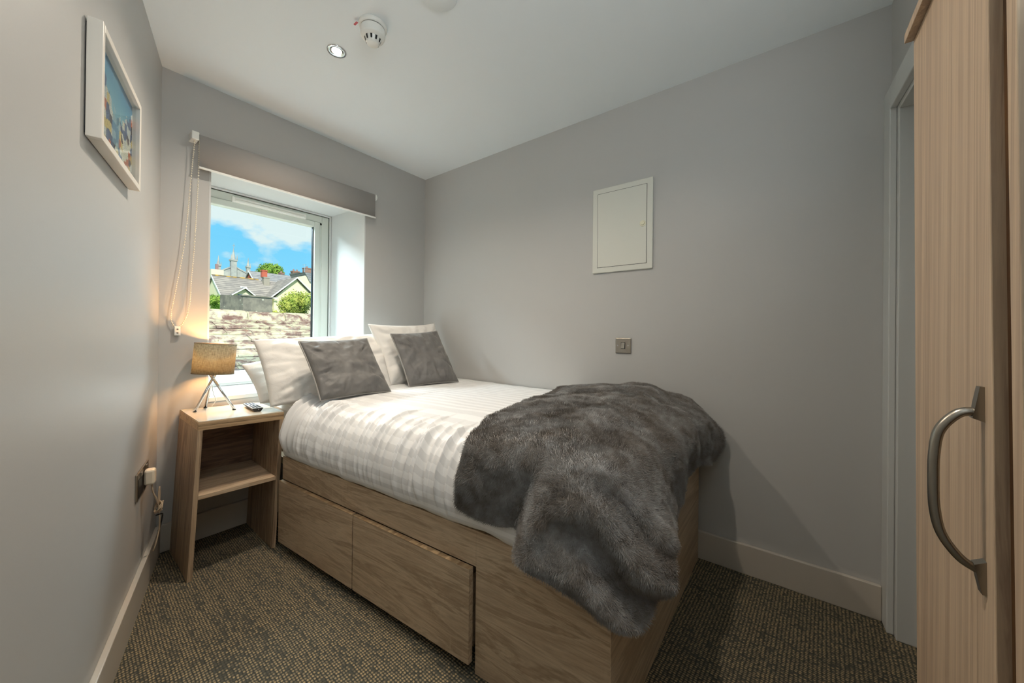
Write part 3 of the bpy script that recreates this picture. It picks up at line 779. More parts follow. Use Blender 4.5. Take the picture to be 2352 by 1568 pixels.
# ------------------------------------------------------------------ pillows and cushions
M_PIPE = mat('piping_velvet', srgb(150, 146, 140), .5, sheen=.4)
def pillow(name, BL, BR, TL, TR, thick, mat_, label, cat, group=None, piping=None, seed=0, n=56, pinch=.40, concave=.035, wr=.006, corner=.0, sag=.0):
    BL, BR, TL, TR = map(Vector, (BL, BR, TL, TR))
    cen = (BL+BR+TL+TR)/4
    U = ((BR-BL)+(TR-TL)).normalized(); Vv = ((TL-BL)+(TR-BR)).normalized(); Nn = U.cross(Vv).normalized()
    if Nn.y > 0: Nn = -Nn     # towards the room
    def surf(u, v, side):
        a, b_ = (u+1)/2, (v+1)/2
        # edges bow inwards between the corners
        uu = u*(1-concave*(1-v*v)*abs(u)**2) ; vv = v*(1-concave*(1-u*u)*abs(v)**2)
        k = max(abs(u), abs(v)); 
        a, b_ = (uu+1)/2, (vv+1)/2
        p = BL*(1-a)*(1-b_)+BR*a*(1-b_)+TL*(1-a)*b_+TR*a*b_
        h = (max(0, 1-abs(u)**2.3)*max(0, 1-abs(v)**2.3))**pinch
        h *= 1-.22*v*(1 if v > 0 else .3)+sag*(1-b_)
        edge = 1-k**6
        rad = sqrt(u*u+v*v)
        ang = math.atan2(v, u)
        pu = fbm(ang*3.0+seed, rad*1.1, seed, 1.0, 3)*wr*2.0*max(0, rad-.25)*edge
        wv = fbm(u*2.2+seed*3.1, v*2.2, side*5+seed, 1.0, 4)*wr*1.6*edge
        rip = wr*.9*edge*max(0, abs(v)-.55)*sin(u*19+seed+2*fbm(u*2, v, seed))+wr*.9*edge*max(0, abs(u)-.55)*sin(v*17+seed*2)
        cr_ = 0
        for q_ in range(7):
            a0 = seed*1.7+q_*.9; t_ = ang-a0; t_ = math.atan2(sin(t_), cos(t_))
            cr_ += exp(-(t_/(.05+.02*(q_ % 3)))**2)*max(0, min(1, (rad-.42)*3))*edge
        wv -= wr*1.1*cr_
        return p+Nn*side*(thick*h*.5)+Nn*(pu+wv+rip)*(1 if side > 0 else -1)
    vs = []; idx = {}
    for side in (1, -1):
        for j in range(n+1):
            for i in range(n+1):
                u = -1+2*i/n; v = -1+2*j/n
                u = math.sin(u*pi/2)*.35+u*.65; v = math.sin(v*pi/2)*.35+v*.65
                if side == -1 and (i in (0, n) or j in (0, n)): idx[(side, i, j)] = idx[(1, i, j)]; continue
                idx[(side, i, j)] = len(vs); vs.append(tuple(surf(u, v, side)))
    fs = []
    flip = Nn.dot(U.cross(Vv)) < 0
    for side in (1, -1):
        for j in range(n):
            for i in range(n):
                f = (idx[(side, i, j)], idx[(side, i+1, j)], idx[(side, i+1, j+1)], idx[(side, i, j+1)])
                fs.append(f if (side == 1) != flip else f[::-1])
    if piping is None:
        o = mk(name, vs, fs, mat_, smooth=True, loc=tuple(cen)); tag(o, label, cat, group); return o
    root = thing(name, tuple(cen), label, cat, group)
    mk('cushion_cover', vs, fs, mat_, root, smooth=True)
    loop = [(-1+2*i/n, -1) for i in range(n)]+[(1, -1+2*i/n) for i in range(n)]+[(1-2*i/n, 1) for i in range(n)]+[(-1, 1-2*i/n) for i in range(n+1)]
    q = []
    for (u, v) in loop:
        uu = math.sin(u*pi/2)*.35+u*.65; vv = math.sin(v*pi/2)*.35+v*.65
        q.append(surf(uu, vv, 1))
    MB().tube(q, .0042, 8, caps=False).build('piping', piping, root)
    return root
pillow('pillow', (.72, 2.20, .715), (1.36, 2.16, .735), (.672, 2.335, .915), (1.33, 2.37, 1.00), .12, M_PILLOW,
       'white pillow behind the others, lying back into the window recess beside the lamp', 'pillow', 'bed pillows', seed=3, wr=.007)
pillow('pillow', (.725, 2.08, .712), (1.36, 1.965, .738), (.690, 2.225, 1.050), (1.42, 2.20, 1.085), .145, M_PILLOW,
       'white pillow propped up nearest the lamp, behind the left velvet cushion', 'pillow', 'bed pillows', seed=7, wr=.009, concave=.03)
pillow('pillow', (1.36, 2.02, .735), (1.955, 2.06, .735), (1.310, 2.17, 1.150), (1.958, 2.27, 1.172), .15, M_PILLOW,
       'white pillow propped up in the corner against the right wall', 'pillow', 'bed pillows', seed=12, wr=.010, concave=.10)
pillow('cushion', (.850, 1.815, .758), (1.235, 1.800, .758), (.822, 2.00, 1.045), (1.196, 1.99, 1.058), .115, M_VELVET,
       'grey velvet cushion leaning on the pillow nearer the lamp', 'cushion', 'velvet cushions', piping=M_PIPE, seed=21, concave=.05, wr=.010)
pillow('cushion', (1.412, 1.865, .758), (1.775, 1.800, .758), (1.372, 2.01, 1.085), (1.775, 2.03, 1.108), .105, M_VELVET,
       'grey velvet cushion leaning on the corner pillow nearer the right wall', 'cushion', 'velvet cushions', piping=M_PIPE, seed=33, concave=.05, wr=.010)

# ------------------------------------------------------------------ faux fur throw
NET = [
 [(.838, .862, .525), (.830, .835, .650), (.848, .815, .752), (1.00, .862, .785), (1.35, .93, .790), (1.65, .975, .792), (1.85, .995, .790), (1.975, .985, .780)],
 [(.842, .735, .520), (.832, .705, .650), (.862, .690, .768), (1.02, .705, .800), (1.35, .745, .808), (1.65, .765, .815), (1.85, .785, .815), (1.978, .785, .805)],
 [(.856, .612, .528), (.862, .590, .655), (.893, .560, .768), (1.03, .565, .800), (1.35, .585, .812), (1.65, .605, .828), (1.85, .605, .832), (1.978, .605, .822)],
 [(.786, .558, .492), (.806, .502, .622), (.876, .462, .748), (1.03, .455, .785), (1.35, .465, .795), (1.65, .475, .810), (1.85, .485, .815), (1.978, .485, .805)],
 [(.808, .425, .455), (.838, .382, .600), (.888, .350, .705), (1.03, .352, .735), (1.35, .362, .745), (1.65, .365, .765), (1.85, .372, .770), (1.978, .375, .758)],
 [(.845, .335, .405), (.868, .288, .500), (.920, .262, .605), (1.03, .282, .640), (1.32, .296, .645), (1.62, .286, .665), (1.84, .272, .675), (1.965, .268, .675)],
 [(.862, .300, .392), (.940, .228, .458), (.964, .206, .555), (1.13, .268, .525), (1.35, .292, .520), (1.60, .292, .565), (1.88, .270, .525), (1.975, .230, .580)],
]
def cr4(a, b_, c, d, t): return .5*((2*b_)+(c-a)*t+(2*a-5*b_+4*c-d)*t*t+(3*b_-a-3*c+d)*t**3)
def net(u, v):
    for cv in (0, 1):                       # rounded hem corners
        a_ = u/.07; b_2 = abs(v-cv)/.085
        if a_ < 1 and b_2 < 1:
            r_ = sqrt((1-a_)**2+(1-b_2)**2)
            if r_ > 1e-6:
                mxr = max(1-a_, 1-b_2); k_ = mxr/r_
                u = .07*(1-(1-a_)*k_); v = cv+(1 if cv == 0 else -1)*.085*(1-(1-b_2)*k_)
            break
    R_, C_ = len(NET), len(NET[0])
    x = u*(C_-1); i = min(int(x), C_-2); fx_ = x-i
    y = v*(R_-1); j = min(int(y), R_-2); fy_ = y-j
    rows = []
    for k in (-1, 0, 1, 2):
        r = min(max(j+k, 0), R_-1)
        g_ = [Vector(NET[r][min(max(i+q, 0), C_-1)]) for q in (-1, 0, 1, 2)]
        rows.append(cr4(*g_, fx_))
    return cr4(*rows, fy_)
NU, NV = 170, 120
P = [[net(i/NU, j/NV) for i in range(NU+1)] for j in range(NV+1)]
vs = []
for j in range(NV+1):
    for i in range(NU+1):
        a = P[j][min(i+1, NU)]-P[j][max(i-1, 0)]; c = P[min(j+1, NV)][i]-P[max(j-1, 0)][i]
        nn = a.cross(c)
        nn = -nn.normalized() if nn.length > 1e-9 else Vector((0, 0, 1))
        p = P[j][i]
        u, v = i/NU, j/NV
        amp = .010
        d = amp*fbm(p.x*6, p.y*6, p.z*6, 1.0, 4)+.006*fbm(p.x*16, p.y*16, p.z*16, 1.0, 3)
        # soft drape folds running over the foot edge, and creases
        if v > .45: d += .010*(v-.45)*sin(u*38+3*sin(u*9))*min(1, u*4)
        d -= .009*exp(-((v-.30-.05*sin(u*9))/.018)**2)*exp(-((u-.05)/.13)**2)
        d -= .010*exp(-((u-.17-.05*v)/.014)**2)*(1 if .62 < v else 0)*(.6)
        # the big cone fold at the corner: two ridges with a deep valley between them
        if v > .5: d += .030*sin(pi*(v-.5)/.62)*(exp(-((u-.055)/.030)**2)-1.1*exp(-((u-.125)/.028)**2)+.9*exp(-((u-.20)/.030)**2)-.8*exp(-((u-.275)/.03)**2))
        d += .012*exp(-((v-.5+.25*u)/.05)**2)*exp(-((u-.10)/.12)**2)
        d += .007*sin(v*21+2*sin(u*7))*(1 if u > .3 else u/.3)*min(1, v*3)
        for (du, dv2) in ((.115, .10), (.128, .16), (.120, .215), (.50, .42), (.56, .36), (.36, .40)):
            d -= .010*exp(-((u-du)/.007)**2-((v-dv2)/.010)**2)
        d = max(d, -.018 if v > .6 else -.010)
        q = p+nn*(d+.006)
        q.x = min(q.x, 1.982)
        vs.append(tuple(q))
fs = [(j*(NU+1)+i, (j+1)*(NU+1)+i, (j+1)*(NU+1)+i+1, j*(NU+1)+i+1) for j in range(NV) for i in range(NU)]
def furmat(name):
    m = mat(name, srgb(120, 115, 108), .8, spec=.15)
    v = coords(m)
    n1 = noise_(m, v, 9, 5, .6, .6); n2 = noise_(m, v, 45, 4, .6)
    c = ramp_(m, n1, [(.30, srgb(120, 112, 104)), (.48, srgb(150, 147, 144)), (.70, srgb(178, 178, 178))])
    c = mix_(m, ramp_(m, n2, [(.36, G(.4)), (.58, G(0))]), c, srgb(102, 91, 80))
    base(m, c); return m
M_FUR = furmat('faux_fur')
th = mk('throw', vs, fs, M_FUR, smooth=True, loc=(1.4, .6, .5))
sdm = th.modifiers.new('s', 'SOLIDIFY'); sdm.thickness = .010; sdm.offset = -1
tag(th, 'thick grey faux fur throw draped over the foot of the bed', 'throw')
# the pile: short fibres rooted all over the throw
def pile(obj, count, length, seed):
    me = obj.data; rr = random.Random(seed)
    V = [v.co.copy() for v in me.vertices]; me.update()
    Nn = [v.normal.copy() for v in me.vertices]
    polys = [tuple(p.vertices) for p in me.polygons]; areas = [p.area for p in me.polygons]
    tot = sum(areas); pos = []; rad = []
    n = 0
    for pv_, ar in zip(polys, areas):
        k = ar/tot*count; k = int(k)+(1 if rr.random() < k-int(k) else 0)
        a, b_, c, d = (V[q] for q in pv_); na = Nn[pv_[0]]
        for _ in range(k):
            s1, t1 = rr.random(), rr.random()
            p = a*(1-s1)*(1-t1)+b_*s1*(1-t1)+c*s1*t1+d*(1-s1)*t1
            cl = noise.noise_vector(p*34); cl2 = noise.noise_vector(p*9)
            L = length*rr.uniform(.6, 1.15)
            dr_ = (na+cl*.42+cl2*.5+Vector((rr.gauss(0, .16), rr.gauss(0, .16), rr.gauss(0, .16)-.22))).normalized()
            if dr_.dot(na) < .25: dr_ = (dr_+na*.5).normalized()
            p1 = p+(na*.55+dr_*.45)*L*.4; p2 = p+(na*.35+dr_*.65)*L*.75; p3 = p2+(dr_+Vector((0, 0, -.35)))*L*.32
            for q in (p-na*.001, p1, p2, p3): pos += [q.x, q.y, q.z]
            n += 1
    hc = bpy.data.hair_curves.new('fur'); hc.add_curves([4]*n)
    hc.points.foreach_set('position', pos) if hasattr(hc.points, 'foreach_set') else None
    at = hc.attributes.get('radius') or hc.attributes.new('radius', 'FLOAT', 'POINT')
    at.data.foreach_set('value', [.00040, .00036, .00026, .00006]*n)
    hc.materials.append(M_FURS)
    o = bpy.data.objects.new('fur', hc); COL.objects.link(o); o.parent = obj; o['kind'] = 'stuff'
    return o
M_FURS = furmat('faux_fur_pile')
pile(th, 190000, .0105, 3)

# ------------------------------------------------------------------ wardrobe
CW = -.200
def WR(p):
    x, y, z = p; return (x+.040*(z-1.1), y, z)
wd = thing('wardrobe', (.83, -.5, 0), 'light oak-effect wardrobe with a bowed metal handle at the right edge of the room', 'wardrobe')
WL, WRt, WZ = .640, 1.015, 1.690
b = MB(WR)
b.box((WRt-.018, CW-.57, 0), (WRt, CW-.002-.018, WZ)); b.box((WL, CW-.57, .0), (WRt-.018, CW-.552, WZ)); b.box((WL, CW-.57, 0), (WRt, CW-.02, .06))
b.build('wardrobe_carcass', M_WARD, wd, bev=.001)
b = MB(WR); b.box((WL-.012, CW-.57, 0), (WL+.010, CW-.0, WZ)); b.build('side_panel', M_WARD, wd, bev=.001)
b = MB(WR); b.box((WL+.010, CW-.05, 0.0), (WL+.056, CW-.012, WZ)); b.build('filler_strip', M_WARD_D, wd)
wdr = MB(WR).box((WL+.056, CW-.018, .02), (WRt, CW, WZ-.002)).build('wardrobe_door', M_WARD, wd, bev=.0012)
b = MB(WR); b.box((WL-.02, CW-.58, WZ), (WRt+.004, CW+.012, WZ+.018)); b.build('top_board', M_WARD, wd, bev=.001)
# bowed handle on two wedge feet
hx = .722
b = MB(WR)
pts = smooth_path([(hx, CW+.004, 1.012), (hx, CW+.020, 1.008), (hx, CW+.036, .985), (hx, CW+.041, .955), (hx, CW+.042, .918), (hx, CW+.041, .880), (hx, CW+.035, .850), (hx, CW+.020, .826), (hx, CW+.004, .816)], 8)
b.tube(pts, .0058, 14, flat=.8)
b.extr([(hx-.006, CW, 1.044), (hx-.006, CW+.004, 1.044), (hx-.006, CW+.010, 1.004), (hx-.006, CW, 1.000)], (.012, 0, 0))
b.extr([(hx-.006, CW, .790), (hx-.006, CW+.004, .790), (hx-.006, CW+.010, .824), (hx-.006, CW, .830)], (.012, 0, 0))
b.build('handle', M_NICKEL, wdr)

# ------------------------------------------------------------------ outside
rnd = random.Random(5)
def ground_mat():
    m = mat('grass_ground', srgb(90, 110, 60), .9); base(m, ramp_(m, noise_(m, coords(m), .6, 5), [(.3, srgb(84, 104, 58)), (.7, srgb(126, 138, 88))])); return m
struct(MB().box((-60, 6.9, -3.2), (160, 260, -3.0)).build('floor_garden', ground_mat()))
# near roof of mossy stone slates
m = mat('lichen_slate', srgb(160, 148, 136), .9, spec=.2)
v = coords(m); n1 = noise_(m, v, 8, 6, .62, .5); n2 = noise_(m, v, 26, 5, .6)
c = ramp_(m, n1, [(.38, srgb(112, 86, 78)), (.47, srgb(146, 128, 118)), (.52, srgb(176, 170, 146)), (.66, srgb(192, 188, 162))])
c = mix_(m, ramp_(m, n2, [(.60, G(0)), (.70, G(.7))]), c, srgb(188, 140, 96)); base(m, c); bump(m, n2, .8, .02)
rf = thing('stone_slate_roof', (2.0, 5.0, .3), 'lichen-covered stone slate roof just outside the window', 'roof')
b = MB()
def rz(y): return 1.26-(6.0-y)*.42
nrow = 15
for k in range(nrow):
    yt = 6.0-k*.19; yb3 = yt-.215
    x = .0+rnd.uniform(-.15, 0)
    while x < 3.9:
        w = rnd.uniform(.20, .34); j = rnd.uniform(-.012, .012); t_ = rnd.uniform(.014, .026)
        z0_, z1_ = rz(yt)+.0, rz(yb3)+.028
        b.add([(x, yb3+j, z1_), (x+w-.006, yb3+j+rnd.uniform(-.01, .01), z1_), (x+w-.006, yt, z0_), (x, yt, z0_),
               (x+.0, yb3+j, z1_+t_), (x+w-.006, yb3+j, z1_+t_+rnd.uniform(-.004, .004)), (x+w-.006, yt, z0_+t_), (x, yt, z0_+t_)],
              [(0, 3, 2, 1), (4, 5, 6, 7), (0, 1, 5, 4), (1, 2, 6, 5), (2, 3, 7, 6), (3, 0, 4, 7)])
        x += w
b.build('slates', m, rf)
b = MB(); x = -.1
while x < 3.9:
    w = rnd.uniform(.38, .5); dz = rnd.uniform(-.008, .008)
    b.extr([(x, 5.86, 1.215+dz), (x, 5.90, 1.33+dz), (x, 6.0, 1.365+dz), (x, 6.10, 1.33+dz), (x, 6.14, 1.215+dz)], (w-.006, 0, 0)); x += w
b.build('ridge_stones', m, rf, bev=.012)
b = MB(); b.extr([(-.1, 3.15, -.0), (-.1, 6.0, 1.20), (-.1, 6.8, .90), (-.1, 6.8, -3), (-.1, 3.15, -3)], (4.0, 0, 0)); b.build('roof_walls', m, rf)
# rendered block
m2 = mat('weathered_render', srgb(132, 126, 118), .9)
n1 = noise_(m2, coords(m2), 2.2, 6, .65); vo = nd(m2, 'ShaderNodeTexVoronoi'); vo.inputs['Scale'].default_value = 3.2; lk(m2, coords(m2), vo.inputs['Vector'])
c = ramp_(m2, n1, [(.35, srgb(104, 100, 96)), (.6, srgb(146, 140, 128))]); c = mix_(m2, ramp_(m2, vo.outputs['Distance'], [(.10, G(.8)), (.16, G(0))]), c, srgb(206, 206, 190)); base(m2, c)
b = MB(); b.box((5.80, 20, -3), (7.0, 21.6, 2.66)); b.extr([(5.42, 21.9, -3), (5.80, 20.0, -3), (5.80, 20.0, 2.66), (5.42, 21.9, 2.78)], (.6, .1, 0)); b.box((5.76, 19.95, 2.64), (7.04, 21.6, 2.70))
tag(b.build('rendered_stack', m2), 'squat grey weathered block standing behind the stone slate roof', 'wall')
# greenery
def leafmat(name, a, c_):
    m = mat(name, a, .7, spec=.2); base(m, ramp_(m, noise_(m, coords(m), 2.2 if 'near' in name else .8, 3), [(.35, a), (.65, c_)]))
    return m
def shrub(name, c, r, n, size, mt_, label, cat, seed, trunk=None):
    rr = random.Random(seed); root = thing(name, (c[0], c[1], c[2]-r[2]), label, cat)
    b = MB()
    lumps = [(Vector(c)+Vector((rr.uniform(-.55, .55)*r[0], rr.uniform(-.5, .5)*r[1], rr.uniform(-.45, .6)*r[2])), rr.uniform(.38, .62)) for _ in range(12)]
    for _ in range(n):
        lc_, lr = rr.choice(lumps)
        d = Vector((rr.gauss(0, 1), rr.gauss(0, 1), rr.gauss(0, 1))).normalized()
        rad = rr.uniform(.6, 1.0)
        p = lc_+Vector((d.x*r[0], d.y*r[1], d.z*r[2]))*lr*rad
        t1 = (d+Vector((rr.uniform(-.8, .8), rr.uniform(-.8, .8), rr.uniform(-.8, .8)))).normalized().orthogonal().normalized(); t2 = t1.cross(d).normalized(); s = size*rr.uniform(.6, 1.3)
        b.add([tuple(p-t1*s*.5), tuple(p-t2*s*.28), tuple(p+t1*s*.5+d*s*.15), tuple(p+t2*s*.28)], [(0, 1, 2, 3)])
    b.build('foliage', mt_, root)
    core = MB()
    for lc_, lr in lumps: core.ball(lc_, lr*.62, 10, 6, sc=r)
    core.build('foliage_core', mt_, root)
    MB().tube([(c[0], c[1], c[2]-r[2]*.2), (c[0], c[1], -3.05)], .05 if not trunk else trunk, 8).build('trunk', mat('bark', srgb(92, 76, 60), .9), root)
LN1 = leafmat('leaf_near_green', srgb(96, 142, 52), srgb(160, 186, 84)); LN2 = leafmat('leaf_near_yellow', srgb(126, 150, 58), srgb(188, 190, 96)); LF = leafmat('leaf_far', srgb(86, 128, 44), srgb(140, 168, 66))
shrub('garden_shrub', (5.55, 22.9, 2.25), (.42, .4, .62), 2600, .085, LN1, 'small bright green shrub left of the grey block outside', 'shrub', 1)
shrub('garden_tree', (9.75, 24.5, 2.55), (1.12, .9, 1.15), 7000, .12, LN2, 'broad yellow-green tree in front of the cream gabled wing outside', 'tree', 2)
shrub('garden_tree', (11.35, 24.0, 2.35), (.5, .5, .75), 2200, .10, LN1, 'darker green bush at the right edge of the window view', 'shrub', 3)
shrub('garden_shrub', (8.35, 22.9, 1.75), (.42, .4, .5), 1600, .08, LN2, 'low yellowish shrub between the grey block and the broad tree', 'shrub', 4)
shrub('round_tree', (38.5, 110, 15.6), (3.6, 3.2, 3.5), 6000, .55, LF, 'rounded green tree on the skyline behind the rooftops', 'tree', 6, .4)
# houses
CREAM = mat('cream_render', srgb(226, 222, 176), .85); CREAM2 = mat('pale_render', srgb(222, 216, 190), .85)
base(CREAM, ramp_(CREAM, noise_(CREAM, coords(CREAM), .8, 4), [(.3, srgb(236, 226, 182)), (.7, srgb(240, 232, 200))]))
def tiles(name, a, c_, rows=4.2):
    m = mat(name, a, .85, spec=.2)
    sp = nd(m, 'ShaderNodeSeparateXYZ'); lk(m, coords(m), sp.inputs[0])
    fr_ = math_(m, 'FRACT', math_(m, 'MULTIPLY', sp.outputs[2], rows))
    n = noise_(m, coords(m), 1.3, 5); c = ramp_(m, n, [(.35, a), (.65, c_)])
    c = mix_(m, ramp_(m, fr_, [(.12, G(.75)), (.3, G(0))]), c, srgb(74, 72, 74)); base(m, c); return m
SL = tiles('slate_tiles', srgb(138, 134, 132), srgb(166, 160, 154)); SLF = tiles('far_slate', srgb(132, 134, 140), srgb(156, 156, 158), 3)
WB = mat('white_bargeboard', srgb(232, 234, 236), .6); BR = mat('red_brick', srgb(188, 98, 78), .9); ST = mat('old_stone', srgb(160, 154, 142), .9); WG = mat('window_dark', srgb(120, 134, 144), .2)
def slab(mb, quad, t): mb.extr(quad, t)
hA = thing('gabled_house', (15, 50, -3), 'cream house with long grey slate roof and two white-edged gables across the gardens', 'house')
b = MB()
b.extr([(11.75, 46.2, -3), (11.75, 53.8, -3), (11.75, 53.8, 4.2), (11.75, 50, 6.85), (11.75, 46.2, 4.2)], (9, 0, 0))
b.extr([(15.9, 45, -3), (20.6, 45, -3), (20.6, 45, 4.55), (18.13, 45, 6.95), (15.9, 45, 4.55)], (0, 5, 0))
b.extr([(12.45, 45.4, -3), (14.0, 45.4, -3), (14.0, 45.4, 4.72), (13.27, 45.4, 5.35), (12.45, 45.4, 4.72)], (0, 3, 0))
b.build('walls', CREAM, hA)
b = MB()
b.extr([(11.6, 50, 7.0), (11.6, 46.0, 4.2), (20.8, 46.0, 4.2), (20.8, 50, 7.0)], (0, 0, -.15)); b.extr([(11.6, 50, 7.0), (11.6, 54.0, 4.2), (20.8, 54, 4.2), (20.8, 50, 7.0)], (0, 0, -.15))
b.extr([(18.13, 44.7, 7.18), (15.45, 44.7, 4.62), (15.45, 50, 4.62), (18.13, 50, 7.18)], (0, 0, -.12)); b.extr([(18.13, 44.7, 7.18), (20.9, 44.7, 4.55), (20.9, 50, 4.55), (18.13, 50, 7.18)], (0, 0, -.12))
b.extr([(13.27, 45.1, 5.52), (12.15, 45.1, 4.66), (12.15, 47.5, 4.66), (13.27, 47.5, 5.52)], (0, 0, -.1)); b.extr([(13.27, 45.1, 5.52), (14.2, 45.1, 4.72), (14.2, 47.5, 4.72), (13.27, 47.5, 5.52)], (0, 0, -.1))
b.build('slate_roof', SL, hA)
b = MB()
def barge(pts, w=.16, d=(0, .05, 0)):
    for p, q in zip(pts[:-1], pts[1:]):
        b.extr([p, q, (q[0], q[1], q[2]-w), (p[0], p[1], p[2]-w)], d)
barge([(15.4, 44.62, 4.60), (18.13, 44.62, 7.16), (20.95, 44.62, 4.5)]); barge([(12.1, 45.02, 4.66), (13.27, 45.02, 5.50), (14.25, 45.02, 4.68)], .13)
barge([(11.55, 50, 7.02), (11.55, 45.95, 4.18)], .2, (.05, 0, 0)); b.box((14.9, 44.9, 4.5), (15.95, 45.6, 4.6))
b.box((15.5, 44.6, 4.5), (16.1, 44.7, 4.62))
b.build('bargeboard', WB, hA)
b = MB(); b.box((11.70, 47.3, 2.9), (11.74, 48.3, 4.3)); w_ = b.build('window', WG, hA)
b = MB(); b.box((11.68, 47.75, 2.9), (11.70, 47.85, 4.3)); b.box((11.68, 47.2, 2.85), (11.71, 47.3, 4.35)); b.box((11.68, 48.3, 2.85), (11.71, 48.4, 4.35)); b.build('window_frame', WB, w_)
MB().box((12.7, 45.33, 4.2), (13.8, 45.39, 4.75)).build('window', WG, hA)
b = MB(); b.box((16.25, 49.0, 5.5), (16.85, 49.6, 7.25)); b.box((16.2, 48.95, 7.2), (16.9, 49.65, 7.30)); cs = b.build('chimney', ST, hA)
b = MB(); b.box((16.10, 49.1, 7.3), (16.62, 49.6, 8.1)); b.box((16.06, 49.05, 8.0), (16.66, 49.65, 8.12)); b.build('chimney_brick', BR, cs)
def roofz(y): return 4.2+(y-46)*.7
b = MB(); b.extr([(13.75, 47.2, roofz(47.2)+.06), (14.25, 47.2, roofz(47.2)+.06), (14.25, 48.1, roofz(48.1)+.06), (13.75, 48.1, roofz(48.1)+.06)], (0, 0, .05)); sk = b.build('skylight', WG, hA)
b = MB()
for a_, c_ in (((13.70, 47.15), (13.76, 48.15)), ((14.24, 47.15), (14.30, 48.15)), ((13.76, 47.15), (14.24, 47.2)), ((13.76, 48.1), (14.24, 48.15))):
    b.extr([(a_[0], a_[1], roofz(a_[1])+.08), (c_[0], a_[1], roofz(a_[1])+.08), (c_[0], c_[1], roofz(c_[1])+.08), (a_[0], c_[1], roofz(c_[1])+.08)], (0, 0, .06))
b.build('skylight_frame', WB, sk)
m = mat('lichen_ridge', srgb(190, 160, 90), .9); base(m, ramp_(m, noise_(m, coords(m), 2.0, 4), [(.42, srgb(122, 112, 100)), (.58, srgb(206, 168, 84))]))
MB().box((11.6, 49.88, 6.96), (16.0, 50.12, 7.08)).build('ridge_tiles', m, hA)
ch = thing('chimney_stack', (12.8, 56, 4), 'cream chimney stack with a tall pot behind the left end of the slate roof', 'chimney')
MB().box((12.95, 56, -3), (14.2, 57, 8.45)).build('stack', CREAM2, ch); MB().box((13.45, 56.2, 8.45), (13.72, 56.5, 9.15)).build('chimney_pot', mat('pot_mauve', srgb(150, 120, 120), .9), ch)
# red gabled house
hB = thing('red_gable_house', (26, 74, -3), 'red brick gable end with a long pale slate roof behind the cream house', 'house')
MB().extr([(23.0, 72.6, -3), (23.0, 79.4, -3), (23.0, 79.4, 9.0), (23.0, 76, 11.3), (23.0, 72.6, 9.0)], (7.6, 0, 0)).build('walls', BR, hB)
b = MB(); b.extr([(22.8, 76, 11.5), (22.8, 72.3, 8.9), (31.0, 72.3, 8.9), (31.0, 76, 11.5)], (0, 0, -.2)); b.extr([(22.8, 76, 11.5), (22.8, 79.7, 8.9), (31.0, 79.7, 8.9), (31.0, 76, 11.5)], (0, 0, -.2)); b.build('slate_roof', SLF, hB)
b = MB(); b.extr([(22.75, 76, 11.5), (22.75, 72.2, 8.85), (22.75, 72.2, 8.6), (22.75, 76, 11.25)], (.06, 0, 0)); b.build('bargeboard', WB, hB)
def stack(x0, x1, y, z0, z1, label, m_, pots=1):
    o = thing('chimney_stack', ((x0+x1)/2, y, z0), label, 'chimney')
    b = MB(); b.box((x0, y, z0), (x1, y+1.0, z1)); b.box((x0-.08, y-.08, z1-.25), (x1+.08, y+1.08, z1-.05)); b.build('stack', m_, o)
    for k in range(pots):
        xx = x0+(x1-x0)*(k+.5)/pots; MB().lathe((xx, y+.5, z1), [(.16, 0), (.13, .35)], 12).build('chimney_pot', mat('pot_mauve'), o)
BRN = mat('brown_brick', srgb(150, 116, 102), .9)
stack(29.45, 30.05, 80.2, -3, 12.5, 'small narrow brick chimney on the far slate ridge', BRN)
stack(31.7, 33.0, 80.2, -3, 13.2, 'wide brick chimney with pots behind the cream gable', BRN, 2)
stack(33.95, 35.3, 80.2, -3, 14.2, 'tallest brick chimney at the right end of the rooftops', BRN, 1)
hC = thing('cream_end_house', (27, 62, -3), 'tall cream house with grey roof at the right edge of the window view', 'house')
MB().extr([(25.6, 62, -3), (29.5, 62, -3), (29.5, 62, 9.2), (26.3, 62, 9.9), (25.6, 62, 8.6)], (0, 8, 0)).build('walls', CREAM2, hC)
b = MB(); b.extr([(26.2, 61.8, 10.4), (31, 61.8, 10.5), (31, 61.8, 8.9), (27.0, 61.8, 8.9)], (0, 6, .3)); b.build('slate_roof', SLF, hC)
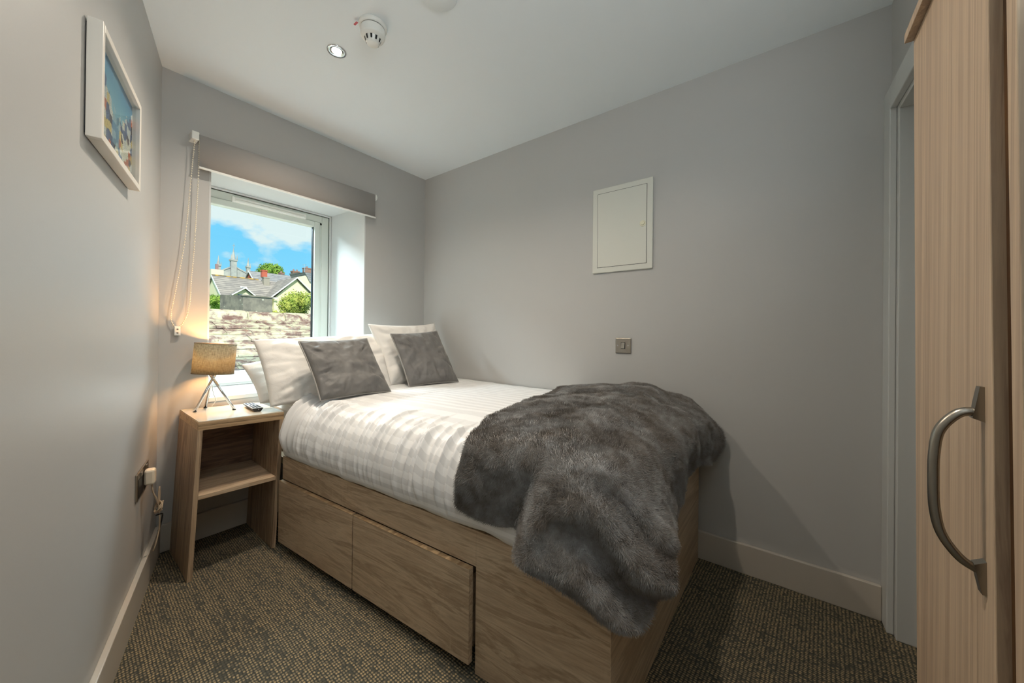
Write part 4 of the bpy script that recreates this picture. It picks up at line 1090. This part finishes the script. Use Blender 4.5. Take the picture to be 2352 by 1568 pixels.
ae = thing('roof_aerial', (32.8, 78, 11), 'thin television aerial beside the tallest chimney', 'aerial')
b = MB(); b.tube([(32.8, 77.5, 9), (32.8, 77.5, 14.4)], .04, 6)
for z in (13.2, 13.6, 14.0, 14.3): b.tube([(32.4, 77.5, z), (33.2, 77.5, z)], .03, 6)
b.build('mast', mat('aerial_grey', srgb(140, 170, 190), .6), ae)
# church
CH = mat('church_stone', srgb(168, 170, 170), .9)
base(CH, ramp_(CH, noise_(CH, coords(CH), .5, 4), [(.35, srgb(152, 154, 156)), (.65, srgb(182, 182, 178))]))
cu = thing('church', (43, 165, -3), 'grey stone church gable with pinnacle spires on the skyline', 'church')
MB().extr([(38.6, 160, -3), (49.5, 160, -3), (49.5, 160, 21.0), (43.4, 160, 23.9), (38.6, 160, 21.2)], (0, 24, 0)).build('walls', CH, cu)
b = MB(); b.extr([(38.4, 159.8, 21.3), (43.4, 159.8, 24.3), (43.4, 159.8, 23.8), (38.4, 159.8, 20.8)], (0, .4, 0)); b.extr([(49.8, 159.8, 21.1), (43.4, 159.8, 24.3), (43.4, 159.8, 23.8), (49.8, 159.8, 20.6)], (0, .4, 0)); b.build('coping', CH, cu)
def spire(x, zb, zs, zt, w, cross=False):
    b = MB(); b.box((x-w, 159.2, zb-4), (x+w, 159.2+2*w, zs)); b.box((x-w*1.25, 159.0, zs-.5), (x+w*1.25, 159.4+2*w, zs+.1))
    for sx in (-1, 1): b.lathe((x+sx*w, 159.1, zs), [(w*.22, 0), (w*.2, w), (.01, w*2.2)], 8)
    b.lathe((x, 159.2+w, zs), [(w*.85, 0), (w*.5, (zt-zs)*.4), (.03, zt-zs)], 8)
    if cross: b.box((x-.06, 159.7, zt-.2), (x+.06, 159.8, zt+1.6)); b.box((x-.4, 159.7, zt+.7), (x+.4, 159.8, zt+.85))
    b.build('spire', CH, cu)
spire(38.95, 21.5, 23.8, 27.2, .55); spire(43.35, 23.5, 26.3, 30.6, .85, True); spire(47.8, 21.5, 24.5, 27.8, .55); spire(50.1, 19.5, 21.6, 23.6, .35)
